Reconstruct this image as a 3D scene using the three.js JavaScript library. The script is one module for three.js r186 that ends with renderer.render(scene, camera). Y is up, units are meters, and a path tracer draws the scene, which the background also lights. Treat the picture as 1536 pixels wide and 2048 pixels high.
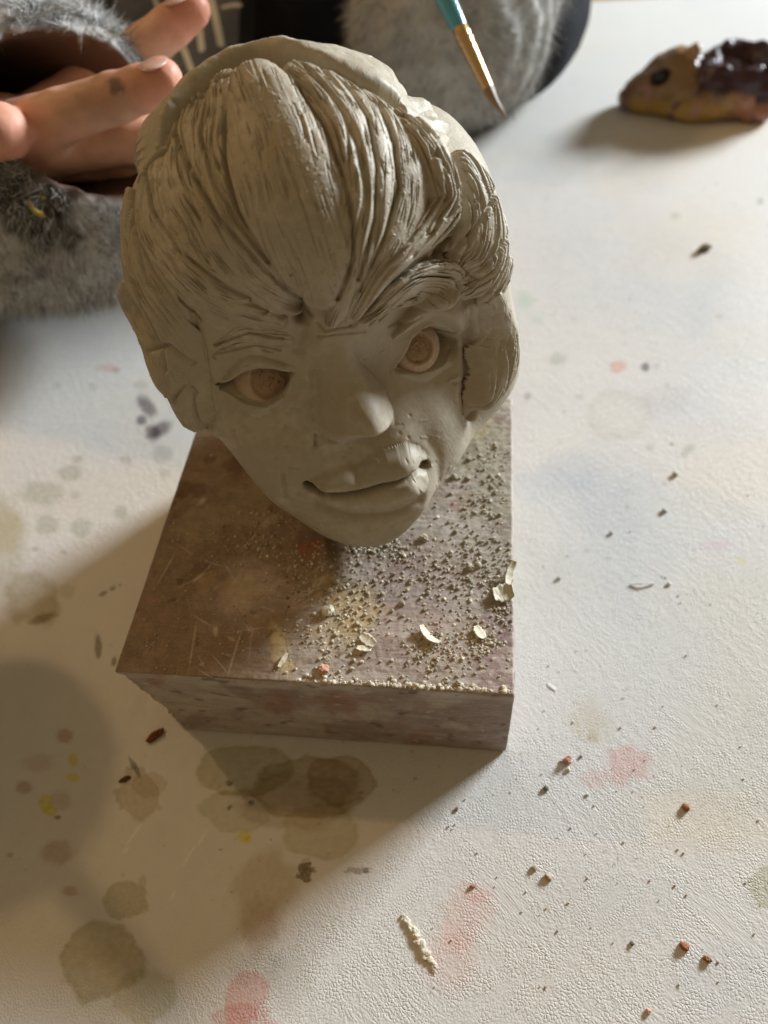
import * as THREE from 'three';
import { RectAreaLightUniformsLib } from 'three/addons/lights/RectAreaLightUniformsLib.js';
import { mergeGeometries } from 'three/addons/utils/BufferGeometryUtils.js';
import { RoundedBoxGeometry } from 'three/addons/geometries/RoundedBoxGeometry.js';

// ------------------------------------------------------------------ camera, light, exposure
const scene = new THREE.Scene();
const FOCAL = 1502.4;                                     // in pixels of the 1536 x 2048 photograph
const camera = new THREE.PerspectiveCamera(2 * Math.atan(1024 / FOCAL) * 180 / Math.PI, 0.75, 0.01, 20);
const CAM = new THREE.Vector3(0.0468889, 0.2479488, 0.0897952);
const AX = new THREE.Vector3(0.992375, -0.076061, -0.096985), AY = new THREE.Vector3(-0.031183, 0.606341, -0.794593), AZ = new THREE.Vector3(0.119243, 0.791559, 0.599346);
camera.position.copy(CAM);
camera.quaternion.setFromRotationMatrix(new THREE.Matrix4().makeBasis(AX, AY, AZ));
camera.focus = 0.212; camera.userData.fStop = 8.0;
scene.add(camera);

const renderer = new THREE.WebGLRenderer({ antialias: true });
renderer.toneMapping = THREE.LinearToneMapping;
renderer.toneMappingExposure = 1;
renderer.shadowMap.enabled = true;
RectAreaLightUniformsLib.init();
scene.background = new THREE.Color().setRGB(0.225, 0.165, 0.092);   // the dim, warm room round the table

const WINDOW_AT = new THREE.Vector3(0.68, 0.318, -0.66).normalize().multiplyScalar(2.4);
const LAMP_AT = new THREE.Vector3(-0.60, 0.705, -0.38).normalize().multiplyScalar(1.25);
const windowLight = new THREE.RectAreaLight(new THREE.Color().setRGB(0.90, 0.98, 1.05), 160, 0.62, 0.36);
windowLight.position.copy(WINDOW_AT); windowLight.lookAt(0, 0.08, -0.1);
scene.add(windowLight);
const lampLight = new THREE.PointLight(new THREE.Color().setRGB(1.0, 0.64, 0.32), 0.48, 0, 2);
lampLight.position.copy(LAMP_AT); lampLight.castShadow = true; lampLight.shadow.radius = 1.1;
scene.add(lampLight);

// ------------------------------------------------------------------ helpers
const V = (x, y, z) => new THREE.Vector3(x, y, z);
const PERM = new Uint8Array(512), GX = new Float64Array(16), GY3 = new Float64Array(16), GZ = new Float64Array(16);
{ const a = [...Array(256).keys()]; let s = 12345; for (let i = 255; i > 0; i--) { s = (Math.imul(s, 1664525) + 1013904223) >>> 0; const j = s % (i + 1); [a[i], a[j]] = [a[j], a[i]]; } for (let i = 0; i < 512; i++) PERM[i] = a[i & 255];
  [[1, 1, 0], [-1, 1, 0], [1, -1, 0], [-1, -1, 0], [1, 0, 1], [-1, 0, 1], [1, 0, -1], [-1, 0, -1], [0, 1, 1], [0, -1, 1], [0, 1, -1], [0, -1, -1], [1, 1, 0], [-1, 1, 0], [0, -1, 1], [0, -1, -1]].forEach((g, i) => { GX[i] = g[0]; GY3[i] = g[1]; GZ[i] = g[2]; }); }
function N3(x, y, z) {                                     // gradient noise, -1 to 1
  const fx = Math.floor(x), fy = Math.floor(y), fz = Math.floor(z); x -= fx; y -= fy; z -= fz; const X = fx & 255, Y = fy & 255, Z = fz & 255;
  const u = x * x * x * (x * (x * 6 - 15) + 10), v = y * y * y * (y * (y * 6 - 15) + 10), w = z * z * z * (z * (z * 6 - 15) + 10);
  const A = PERM[X] + Y, B = PERM[X + 1] + Y, AA = PERM[A & 255] + Z, AB = PERM[(A + 1) & 255] + Z, BA = PERM[B & 255] + Z, BB = PERM[(B + 1) & 255] + Z;
  let h = PERM[AA & 255] & 15; const a = GX[h] * x + GY3[h] * y + GZ[h] * z; h = PERM[BA & 255] & 15; const b = GX[h] * (x - 1) + GY3[h] * y + GZ[h] * z;
  h = PERM[AB & 255] & 15; const c = GX[h] * x + GY3[h] * (y - 1) + GZ[h] * z; h = PERM[BB & 255] & 15; const d = GX[h] * (x - 1) + GY3[h] * (y - 1) + GZ[h] * z;
  h = PERM[(AA + 1) & 255] & 15; const e = GX[h] * x + GY3[h] * y + GZ[h] * (z - 1); h = PERM[(BA + 1) & 255] & 15; const f = GX[h] * (x - 1) + GY3[h] * y + GZ[h] * (z - 1);
  h = PERM[(AB + 1) & 255] & 15; const g = GX[h] * x + GY3[h] * (y - 1) + GZ[h] * (z - 1); h = PERM[(BB + 1) & 255] & 15; const i = GX[h] * (x - 1) + GY3[h] * (y - 1) + GZ[h] * (z - 1);
  const p = a + u * (b - a), q = c + u * (d - c), r = e + u * (f - e), s = g + u * (i - g), m = p + v * (q - p), n = r + v * (s - r); return m + w * (n - m);
}
const fbm = (x, y, z, o = 4) => { let a = 0, f = 1, s = 0.5; for (let i = 0; i < o; i++) { a += s * N3(x * f, y * f, z * f); f *= 2.03; s *= 0.5; } return a; };
function rng(seed) { let s = seed >>> 0; return () => { s = (s + 0x6D2B79F5) >>> 0; let t = Math.imul(s ^ (s >>> 15), 1 | s); t = (t + Math.imul(t ^ (t >>> 7), 61 | t)) ^ t; return ((t ^ (t >>> 14)) >>> 0) / 4294967296; }; }
const clamp = (x, a = 0, b = 1) => Math.min(b, Math.max(a, x));
const sstep = (a, b, x) => { const t = clamp((x - a) / (b - a)); return t * t * (3 - 2 * t); };
const mix = (a, b, t) => a + (b - a) * t;
const rgb = (r, g, b) => new THREE.Color().setRGB(r, g, b);
// direction of the sight line through a pixel of the photograph; a point on it; where it meets a level
const sight = (u, v) => V(0, 0, 0).addScaledVector(AX, (u - 768) / FOCAL).addScaledVector(AY, -(v - 1024) / FOCAL).addScaledVector(AZ, -1).normalize();
const at = (u, v, t) => CAM.clone().addScaledVector(sight(u, v), t);
const onLevel = (u, v, y = 0) => { const d = sight(u, v); return CAM.clone().addScaledVector(d, (y - CAM.y) / d.y); };
const used = {};
function numbered(n) { const k = used[n] = (used[n] ?? -1) + 1; return k ? `${n}_${String(k).padStart(3, '0')}` : n; }
function tag(o, label, category, group, kind) { const u = {}; if (label) u.label = label; if (category) u.category = category; if (group) u.group = group; if (kind) u.kind = kind; o.userData = u; return o; }
function thing(name, label, category, pos = V(0, 0, 0), group) { const o = new THREE.Group(); o.name = numbered(name); o.position.copy(pos); scene.add(o); return tag(o, label, category, group); }
function part(name, geo, mat, parent = scene) { const m = new THREE.Mesh(geo, mat); m.name = parent === scene ? numbered(name) : name; m.castShadow = m.receiveShadow = true; parent.add(m); return m; }
function dataTex(w, h, fn, srgb = false, repeat = true) {
  const d = new Uint8Array(w * h * 4), c = [0, 0, 0];
  for (let j = 0; j < h; j++) for (let i = 0; i < w; i++) { fn((i + 0.5) / w, (j + 0.5) / h, c); const k = (j * w + i) * 4; d[k] = clamp(c[0]) * 255; d[k + 1] = clamp(c[1]) * 255; d[k + 2] = clamp(c[2]) * 255; d[k + 3] = 255; }
  return finishTex(d, w, h, srgb, repeat);
}
function finishTex(d, w, h, srgb, repeat) {
  const t = new THREE.DataTexture(d, w, h, THREE.RGBAFormat); t.magFilter = t.minFilter = THREE.LinearFilter;
  if (repeat) t.wrapS = t.wrapT = THREE.RepeatWrapping; if (srgb) t.colorSpace = THREE.SRGBColorSpace; t.needsUpdate = true; return t;
}
// a surface round a distance field (naive surface nets), in metres; colour(x, y, z) gives linear vertex colours
function skin(field, lo, hi, cell, colour) {
  const nx = Math.ceil((hi.x - lo.x) / cell) + 1, ny = Math.ceil((hi.y - lo.y) / cell) + 1, nz = Math.ceil((hi.z - lo.z) / cell) + 1;
  const g = new Float32Array(nx * ny * nz), id = new Int32Array(nx * ny * nz).fill(-1), pos = [], idx = [];
  const I = (x, y, z) => (z * ny + y) * nx + x;
  for (let z = 0; z < nz; z++) for (let y = 0; y < ny; y++) for (let x = 0; x < nx; x++) g[I(x, y, z)] = field(lo.x + x * cell, lo.y + y * cell, lo.z + z * cell);
  const C = [[0, 0, 0], [1, 0, 0], [0, 1, 0], [1, 1, 0], [0, 0, 1], [1, 0, 1], [0, 1, 1], [1, 1, 1]], E = [[0, 1], [2, 3], [4, 5], [6, 7], [0, 2], [1, 3], [4, 6], [5, 7], [0, 4], [1, 5], [2, 6], [3, 7]];
  for (let z = 0; z < nz - 1; z++) for (let y = 0; y < ny - 1; y++) for (let x = 0; x < nx - 1; x++) {
    let px = 0, py = 0, pz = 0, n = 0; const v = C.map(([a, b, c]) => g[I(x + a, y + b, z + c)]);
    let neg = 0; for (const w of v) if (w < 0) neg++; if (neg === 0 || neg === 8) continue;
    for (const [a, b] of E) if ((v[a] < 0) !== (v[b] < 0)) { const t = v[a] / (v[a] - v[b]); px += mix(C[a][0], C[b][0], t); py += mix(C[a][1], C[b][1], t); pz += mix(C[a][2], C[b][2], t); n++; }
    id[I(x, y, z)] = pos.length / 3; pos.push(lo.x + (x + px / n) * cell, lo.y + (y + py / n) * cell, lo.z + (z + pz / n) * cell);
  }
  const quad = (a, b, c, d, flip) => { if (a < 0 || b < 0 || c < 0 || d < 0) return; flip ? idx.push(a, c, b, a, d, c) : idx.push(a, b, c, a, c, d); };
  for (let z = 1; z < nz - 1; z++) for (let y = 1; y < ny - 1; y++) for (let x = 1; x < nx - 1; x++) {
    const s = g[I(x, y, z)] < 0;
    if (s !== g[I(x + 1, y, z)] < 0) quad(id[I(x, y - 1, z - 1)], id[I(x, y, z - 1)], id[I(x, y, z)], id[I(x, y - 1, z)], !s);
    if (s !== g[I(x, y + 1, z)] < 0) quad(id[I(x - 1, y, z - 1)], id[I(x - 1, y, z)], id[I(x, y, z)], id[I(x, y, z - 1)], !s);
    if (s !== g[I(x, y, z + 1)] < 0) quad(id[I(x - 1, y - 1, z)], id[I(x, y - 1, z)], id[I(x, y, z)], id[I(x - 1, y, z)], !s);
  }
  const geo = new THREE.BufferGeometry(); geo.setAttribute('position', new THREE.Float32BufferAttribute(pos, 3)); geo.setIndex(idx);
  if (colour) { const c = new Float32Array(pos.length), o = [0, 0, 0]; for (let i = 0; i < pos.length; i += 3) { colour(pos[i], pos[i + 1], pos[i + 2], o); c[i] = o[0]; c[i + 1] = o[1]; c[i + 2] = o[2]; } geo.setAttribute('color', new THREE.BufferAttribute(c, 3)); }
  geo.computeVertexNormals(); return geo;
}
const smin = (a, b, k) => { const h = Math.max(k - Math.abs(a - b), 0) / k; return Math.min(a, b) - h * h * k * 0.25; };
function capsule(a, b, ra, rb) {                           // distance to a tapered capsule
  const ba = b.clone().sub(a), L2 = ba.lengthSq();
  return (x, y, z) => { const dx = x - a.x, dy = y - a.y, dz = z - a.z, h = clamp((dx * ba.x + dy * ba.y + dz * ba.z) / L2); return Math.hypot(dx - ba.x * h, dy - ba.y * h, dz - ba.z * h) - mix(ra, rb, h); };
}
function ellip(c, r, q) {                                  // about the distance to an ellipsoid
  const iq = q ? q.clone().invert() : null, p = V();
  return (x, y, z) => { p.set(x - c.x, y - c.y, z - c.z); if (iq) p.applyQuaternion(iq); const k0 = Math.hypot(p.x / r.x, p.y / r.y, p.z / r.z), k1 = Math.hypot(p.x / r.x / r.x, p.y / r.y / r.y, p.z / r.z / r.z); return k1 ? k0 * (k0 - 1) / k1 : -Math.min(r.x, r.y, r.z); };
}

// ------------------------------------------------------------------ the table
const TX0 = -0.62, TX1 = 0.50, TZ0 = -0.632, TZ1 = 0.30;   // the white sheet
{
  const S = 2048, W = 0.72, X0 = -0.36, Z0 = -0.57;         // the stained middle of the sheet, one texture of 0.72 m
  const buf = new Float32Array(S * S * 3);
  for (let j = 0; j < S; j++) for (let i = 0; i < S; i++) {
    const x = X0 + (i + 0.5) / S * W, z = Z0 + (j + 0.5) / S * W, k = (j * S + i) * 3;
    const n = fbm(x * 14, 0.3, z * 14, 4), m = fbm(x * 9 + 4, 2.2, z * 9, 3), f = N3(x * 900, 5, z * 900) * 0.012 + N3(x * 260, 8, z * 260) * 0.012;
    const w = sstep(-0.05, 0.45, m), b = sstep(0, 0.5, n);
    buf[k] = 0.665 + f - 0.05 * b - 0.0 * w; buf[k + 1] = 0.648 + f - 0.04 * b - 0.02 * w; buf[k + 2] = 0.615 + f - 0.015 * b - 0.06 * w;
  }
  // one stain: its place and half sizes in pixels of the photograph, set down on the level of the table
  function stain(u, v, ru, rv, col, alpha, o = {}) {
    const c = onLevel(u, v), a = onLevel(u + ru, v).sub(c), b = onLevel(u, v + rv).sub(c), det = a.x * b.z - a.z * b.x, R = (a.length() + b.length()) * 1.5;
    const seed = o.seed ?? (u * 0.37 + v * 0.11), rough = o.rough ?? 0.35, edge = o.edge ?? 0.12, fr = (o.freq ?? 1.3), turn = (o.turn ?? 0) * Math.PI / 180, ct = Math.cos(turn), st = Math.sin(turn);
    const i0 = Math.max(0, Math.floor((c.x - R - X0) / W * S)), i1 = Math.min(S - 1, Math.ceil((c.x + R - X0) / W * S)), j0 = Math.max(0, Math.floor((c.z - R - Z0) / W * S)), j1 = Math.min(S - 1, Math.ceil((c.z + R - Z0) / W * S));
    for (let j = j0; j <= j1; j++) for (let i = i0; i <= i1; i++) {
      const x = X0 + (i + 0.5) / S * W - c.x, z = Z0 + (j + 0.5) / S * W - c.z;
      let p = (x * b.z - z * b.x) / det, q = (a.x * z - a.z * x) / det;
      if (turn) { const pr = p * ru, qr = q * rv; p = (pr * ct + qr * st) / ru; q = (-pr * st + qr * ct) / rv; }
      const d = Math.hypot(p, q) + rough * fbm(p * fr + seed, q * fr - seed, seed * 0.7, 4) * 1.6;
      let w = 1 - sstep(1 - edge, 1 + edge, d); if (w <= 0) continue;
      if (o.ring) w *= 0.45 + 0.55 * sstep(0.45, 0.95, d);
      if (edge < 0.2 && ru > 25) w *= 1 + 0.16 * Math.exp(-((d - 0.9) ** 2) / 0.004); w *= alpha * (0.82 + 0.5 * fbm(p * 5 + seed, q * 5, 3.1, 3) * (o.patch ?? 1));
      const k = (j * S + i) * 3; w = clamp(w); for (let e = 0; e < 3; e++) buf[k + e] = mix(buf[k + e], buf[k + e] * col[e], w);
    }
  }
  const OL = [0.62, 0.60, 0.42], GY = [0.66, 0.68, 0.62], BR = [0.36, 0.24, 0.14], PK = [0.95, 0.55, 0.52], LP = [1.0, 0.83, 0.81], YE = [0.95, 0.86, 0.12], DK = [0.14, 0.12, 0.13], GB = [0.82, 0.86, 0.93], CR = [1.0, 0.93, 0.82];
  // broad washes
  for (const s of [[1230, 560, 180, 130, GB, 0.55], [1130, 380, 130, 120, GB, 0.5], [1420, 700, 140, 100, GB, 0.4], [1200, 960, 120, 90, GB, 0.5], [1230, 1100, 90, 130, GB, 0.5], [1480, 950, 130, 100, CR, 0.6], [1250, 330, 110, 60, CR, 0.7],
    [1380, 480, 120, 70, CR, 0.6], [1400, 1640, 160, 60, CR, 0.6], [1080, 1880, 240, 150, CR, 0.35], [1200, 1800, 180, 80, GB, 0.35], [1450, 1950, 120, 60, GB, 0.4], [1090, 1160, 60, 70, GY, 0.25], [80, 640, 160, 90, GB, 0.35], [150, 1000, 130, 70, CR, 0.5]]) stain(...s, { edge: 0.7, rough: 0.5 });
  // the damp-looking spots left of the block
  for (const s of [[10, 1080, 45, 90, OL, 0.6], [85, 985, 42, 24, GY, 0.75], [140, 945, 24, 16, GY, 0.85], [155, 918, 12, 8, GY, 0.8], [95, 1050, 24, 20, GY, 0.8], [163, 1055, 22, 18, GY, 0.8], [242, 1024, 14, 13, GY, 0.9], [252, 920, 13, 8, GY, 0.7], [325, 907, 20, 17, GY, 0.7],
    [330, 946, 12, 8, GY, 0.6], [150, 990, 10, 8, GY, 0.6], [70, 1098, 8, 5, GY, 0.9], [128, 1105, 8, 5, GY, 0.6], [185, 775, 10, 8, GY, 0.5], [115, 770, 8, 6, GY, 0.5], [280, 770, 14, 8, GY, 0.6], [45, 610, 18, 7, BR, 0.35], [125, 632, 8, 6, BR, 0.25], [180, 618, 14, 6, BR, 0.2], [215, 736, 22, 8, PK, 0.55], [232, 741, 8, 6, BR, 0.4]]) stain(...s, { edge: 0.3, rough: 0.28 });
  stain(62, 1195, 52, 50, OL, 0.75, { ring: 1, edge: 0.2 }); stain(95, 1222, 26, 30, OL, 0.55, { edge: 0.3 }); stain(85, 1238, 28, 9, BR, 0.75, { edge: 0.35, turn: -14 }); stain(135, 1182, 16, 14, GY, 0.5, { edge: 0.4 }); stain(15, 1060, 30, 40, [0.9, 0.8, 0.6], 0.7, { edge: 0.3 });
  for (const s of [[293, 812, 24, 13, 58], [322, 858, 22, 12, -35], [305, 865, 14, 16, 0], [283, 840, 10, 10, 0]]) stain(s[0], s[1], s[2], s[3], [0.17, 0.13, 0.16], 0.9, { edge: 0.45, turn: s[4], rough: 0.3 });
  // dark flecks and daubs left of and below the block
  for (const s of [[206, 1187, 9, 4, -28], [225, 1177, 7, 4, -25], [240, 1170, 3, 2, 0], [196, 1293, 7, 26, 0], [228, 1322, 5, 9, 10], [270, 1535, 22, 5, 60], [458, 1567, 7, 6, 40], [503, 1605, 6, 5, 0], [459, 1615, 6, 4, -40], [115, 1635, 7, 4, 0]]) stain(s[0], s[1], s[2], s[3], [0.22, 0.2, 0.16], 0.85, { edge: 0.3, turn: s[4], rough: 0.4 });
  stain(610, 1744, 17, 20, [0.2, 0.13, 0.05], 0.95, { edge: 0.15, rough: 0.5 }); stain(612, 1728, 9, 14, [0.45, 0.34, 0.18], 0.6, { edge: 0.2, ring: 1 });
  stain(715, 1741, 26, 7, [0.45, 0.36, 0.26], 0.8, { edge: 0.2, rough: 0.5 }); stain(732, 1741, 6, 6, [0.4, 0.36, 0.28], 0.8, { edge: 0.2 });
  // the large brown and olive washes in front of the block
  stain(490, 1540, 95, 52, OL, 0.8, { edge: 0.07, rough: 0.25 }); stain(620, 1575, 110, 62, [0.6, 0.5, 0.34], 0.75, { edge: 0.07, rough: 0.35 }); stain(680, 1560, 68, 50, [0.62, 0.5, 0.32], 0.75, { edge: 0.06, rough: 0.25 }); stain(590, 1600, 120, 60, [0.72, 0.62, 0.5], 0.6, { edge: 0.1, rough: 0.3 });
  stain(640, 1660, 78, 62, [0.74, 0.7, 0.5], 0.75, { edge: 0.07, rough: 0.2 }); stain(470, 1620, 70, 40, OL, 0.5, { edge: 0.08 }); stain(530, 1790, 60, 95, [0.7, 0.58, 0.42], 0.65, { edge: 0.25, turn: 12 }); stain(520, 1850, 36, 60, [0.72, 0.56, 0.46], 0.5, { edge: 0.4 });
  stain(280, 1590, 48, 56, [0.68, 0.58, 0.42], 0.7, { edge: 0.07, rough: 0.45 }); stain(300, 1570, 36, 24, [0.72, 0.62, 0.45], 0.55, { edge: 0.08 }); stain(262, 1535, 10, 6, OL, 0.4);
  stain(250, 1800, 42, 40, [0.62, 0.56, 0.38], 0.75, { edge: 0.1, rough: 0.3 }); stain(210, 1920, 88, 80, [0.62, 0.57, 0.38], 0.78, { edge: 0.07, rough: 0.35 }); stain(290, 1990, 60, 60, [0.72, 0.68, 0.46], 0.6, { edge: 0.12 }); stain(235, 1920, 40, 60, [1.1, 0.98, 0.86], 0.6, { edge: 0.4 }); stain(285, 1763, 8, 12, OL, 0.6, { edge: 0.3 });
  for (const s of [[130, 1472, 16, 14, 0.55], [48, 1575, 16, 13, 0.55], [115, 1705, 32, 22, 0.45], [20, 1710, 6, 5, 0.5], [140, 1782, 16, 10, 0.5], [75, 1525, 30, 18, 0.25], [120, 1600, 22, 20, 0.3]]) stain(s[0], s[1], s[2], s[3], [0.66, 0.44, 0.36], s[4] * 1.5, { edge: 0.4, rough: 0.35 });
  for (const s of [[146, 1520, 10, 14], [146, 1555, 14, 9], [92, 1605, 13, 20], [100, 1622, 16, 10], [488, 1672, 12, 12], [496, 1680, 8, 8]]) stain(...s, YE, 0.85, { edge: 0.15, rough: 0.35 });
  stain(490, 1995, 42, 56, PK, 0.75, { edge: 0.12, turn: 20 }); stain(480, 2040, 60, 34, [0.9, 0.6, 0.56], 0.75, { edge: 0.12 }); stain(580, 1960, 50, 60, GY, 0.3, { edge: 0.4 }); stain(520, 1940, 60, 40, GY, 0.35, { edge: 0.4 });
  // pink paint, yellow dots and specks on the bright side
  stain(1255, 1530, 46, 38, PK, 0.62, { edge: 0.2, rough: 0.45 }); stain(1190, 1560, 26, 20, PK, 0.4, { edge: 0.4 }); stain(930, 1830, 50, 70, LP, 0.95, { edge: 0.3, turn: 25 }); stain(900, 1920, 50, 60, LP, 0.8, { edge: 0.5 }); stain(955, 1790, 22, 18, PK, 0.35, { edge: 0.4 });
  stain(1432, 1090, 34, 9, [0.97, 0.8, 0.92], 0.7, { edge: 0.6 }); stain(1482, 1122, 9, 8, [0.98, 0.96, 0.55], 0.8, { edge: 0.4 }); stain(1050, 600, 14, 18, [0.6, 0.82, 0.68], 0.55, { edge: 0.7 }); stain(1075, 640, 12, 9, [0.6, 0.82, 0.68], 0.35, { edge: 0.7 });
  stain(1236, 734, 17, 11, [0.95, 0.55, 0.45], 0.85, { edge: 0.35 }); stain(1290, 734, 9, 9, DK, 0.9, { edge: 0.4 }); stain(1312, 733, 7, 6, [0.7, 0.62, 0.66], 0.6, { edge: 0.5 }); stain(1116, 718, 18, 12, GY, 0.75, { edge: 0.4 }); stain(1055, 793, 8, 7, [0.5, 0.5, 0.45], 0.8, { edge: 0.5 }); stain(1160, 793, 8, 6, GY, 0.6, { edge: 0.5 });
  stain(1240, 830, 68, 52, [0.88, 0.88, 0.84], 0.8, { edge: 0.12, rough: 0.2, ring: 1 }); stain(1330, 800, 50, 28, [0.9, 0.88, 0.88], 0.6, { edge: 0.4 }); stain(1150, 940, 60, 40, GB, 0.6, { edge: 0.4 }); stain(1380, 895, 10, 7, GY, 0.7, { edge: 0.4 }); stain(1368, 908, 8, 6, GY, 0.7, { edge: 0.4 }); stain(1300, 895, 8, 7, GY, 0.6, { edge: 0.4 });
  stain(1540, 1775, 44, 44, OL, 0.7, { edge: 0.12, rough: 0.2 }); stain(1180, 1440, 36, 40, [0.86, 0.8, 0.62], 0.6, { edge: 0.6, rough: 0.7 }); stain(1185, 1475, 14, 12, [0.7, 0.62, 0.4], 0.6, { edge: 0.5, rough: 0.6 }); stain(1350, 432, 10, 7, GY, 0.7, { edge: 0.4 }); stain(1520, 402, 7, 7, [0.5, 0.5, 0.48], 0.7, { edge: 0.4 });
  // pale scratches
  for (const s of [[268, 1668, 27, 2.6, -55], [252, 1700, 10, 2, -48], [405, 1675, 16, 2.2, -62], [346, 1790, 12, 2, -68], [385, 1700, 12, 2, -55], [490, 1885, 14, 2.4, -60], [372, 1720, 14, 1.6, -60]]) stain(s[0], s[1], s[2], s[3], [1.22, 1.22, 1.22], 0.9, { edge: 0.3, turn: s[4], rough: 0.5 });
  const r = rng(5);
  for (let i = 0; i < 260; i++) { const u = 420 + r() * 1120, v = 1300 + r() * 760, s = 0.8 + r() * r() * 2.6; stain(u, v, s * (0.8 + r()), s, r() < 0.6 ? [0.5, 0.48, 0.36] : [0.4, 0.32, 0.22], 0.4 + r() * 0.5, { edge: 0.4, rough: 0.5 }); }
  for (let i = 0; i < 90; i++) { const u = 1040 + r() * 490, v = 330 + r() * 950, s = 1 + r() * r() * 5; stain(u, v, s * (0.8 + r()), s, [0.66, 0.66, 0.58], 0.2 + r() * 0.4, { edge: 0.5, rough: 0.5 }); }
  for (let i = 0; i < 60; i++) { const u = r() * 330, v = 620 + r() * 1400, s = 0.8 + r() * r() * 4; stain(u, v, s * (0.8 + r()), s, [0.6, 0.55, 0.42], 0.2 + r() * 0.5, { edge: 0.5, rough: 0.5 }); }
  const d = new Uint8Array(S * S * 4), lin2s = (x) => x <= 0.0031308 ? x * 12.92 : 1.055 * x ** (1 / 2.4) - 0.055;
  for (let k = 0; k < S * S; k++) { for (let e = 0; e < 3; e++) d[k * 4 + e] = clamp(lin2s(clamp(buf[k * 3 + e]))) * 255; d[k * 4 + 3] = 255; }
  const map = finishTex(d, S, S, true, false); map.wrapS = map.wrapT = THREE.MirroredRepeatWrapping;
  // leathery grain of the sheet, 60 mm a tile
  const cells = []; const rr = rng(11); const G = 62; for (let i = 0; i < G * G; i++) cells.push([rr(), rr()]);
  const bump = dataTex(1024, 1024, (u, v, c) => {
    const x = u * G, y = v * G, ix = Math.floor(x), iy = Math.floor(y); let f1 = 9, f2 = 9;
    for (let a = -1; a <= 1; a++) for (let b = -1; b <= 1; b++) { const q = cells[((iy + b + G) % G) * G + (ix + a + G) % G], e = Math.hypot(ix + a + q[0] - x, (iy + b + q[1] - y)); if (e < f1) { f2 = f1; f1 = e; } else if (e < f2) f2 = e; }
    const per = (f) => { const t = u * Math.PI * 2, s = v * Math.PI * 2; return N3(Math.cos(t) * f, Math.sin(t) * f + Math.cos(s) * f, Math.sin(s) * f); };
    c[0] = c[1] = c[2] = 0.45 + 0.32 * sstep(0.02, 0.45, f2 - f1) * (0.6 + per(1.6)) + 0.2 * per(5) + 0.2 * per(14) + 0.1 * per(40);
  });
  const L = 0.06; bump.repeat.set(W / L, W / L); bump.center.set(0, 0);
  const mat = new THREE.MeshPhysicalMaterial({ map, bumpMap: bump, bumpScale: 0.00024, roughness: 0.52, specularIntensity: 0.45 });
  const table = thing('work_table', 'white stained table sheet with brown, olive and pink paint marks under the clay head', 'table');
  const g = new THREE.PlaneGeometry(TX1 - TX0, TZ1 - TZ0, 1, 1); g.rotateX(-Math.PI / 2); g.translate((TX0 + TX1) / 2, 0, (TZ0 + TZ1) / 2);
  const uv = g.attributes.uv, ps = g.attributes.position; for (let i = 0; i < uv.count; i++) uv.setXY(i, (ps.getX(i) - X0) / W, (ps.getZ(i) - Z0) / W);
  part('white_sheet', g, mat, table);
  const under = new RoundedBoxGeometry(TX1 - TX0 + 0.10, 0.03, TZ1 - TZ0 + 0.05, 3, 0.006); under.translate((TX0 + TX1) / 2, -0.0175, (TZ0 + TZ1) / 2);
  part('table_top', under, new THREE.MeshStandardMaterial({ color: rgb(0.36, 0.22, 0.08), roughness: 0.5 }), table);
}
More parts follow.
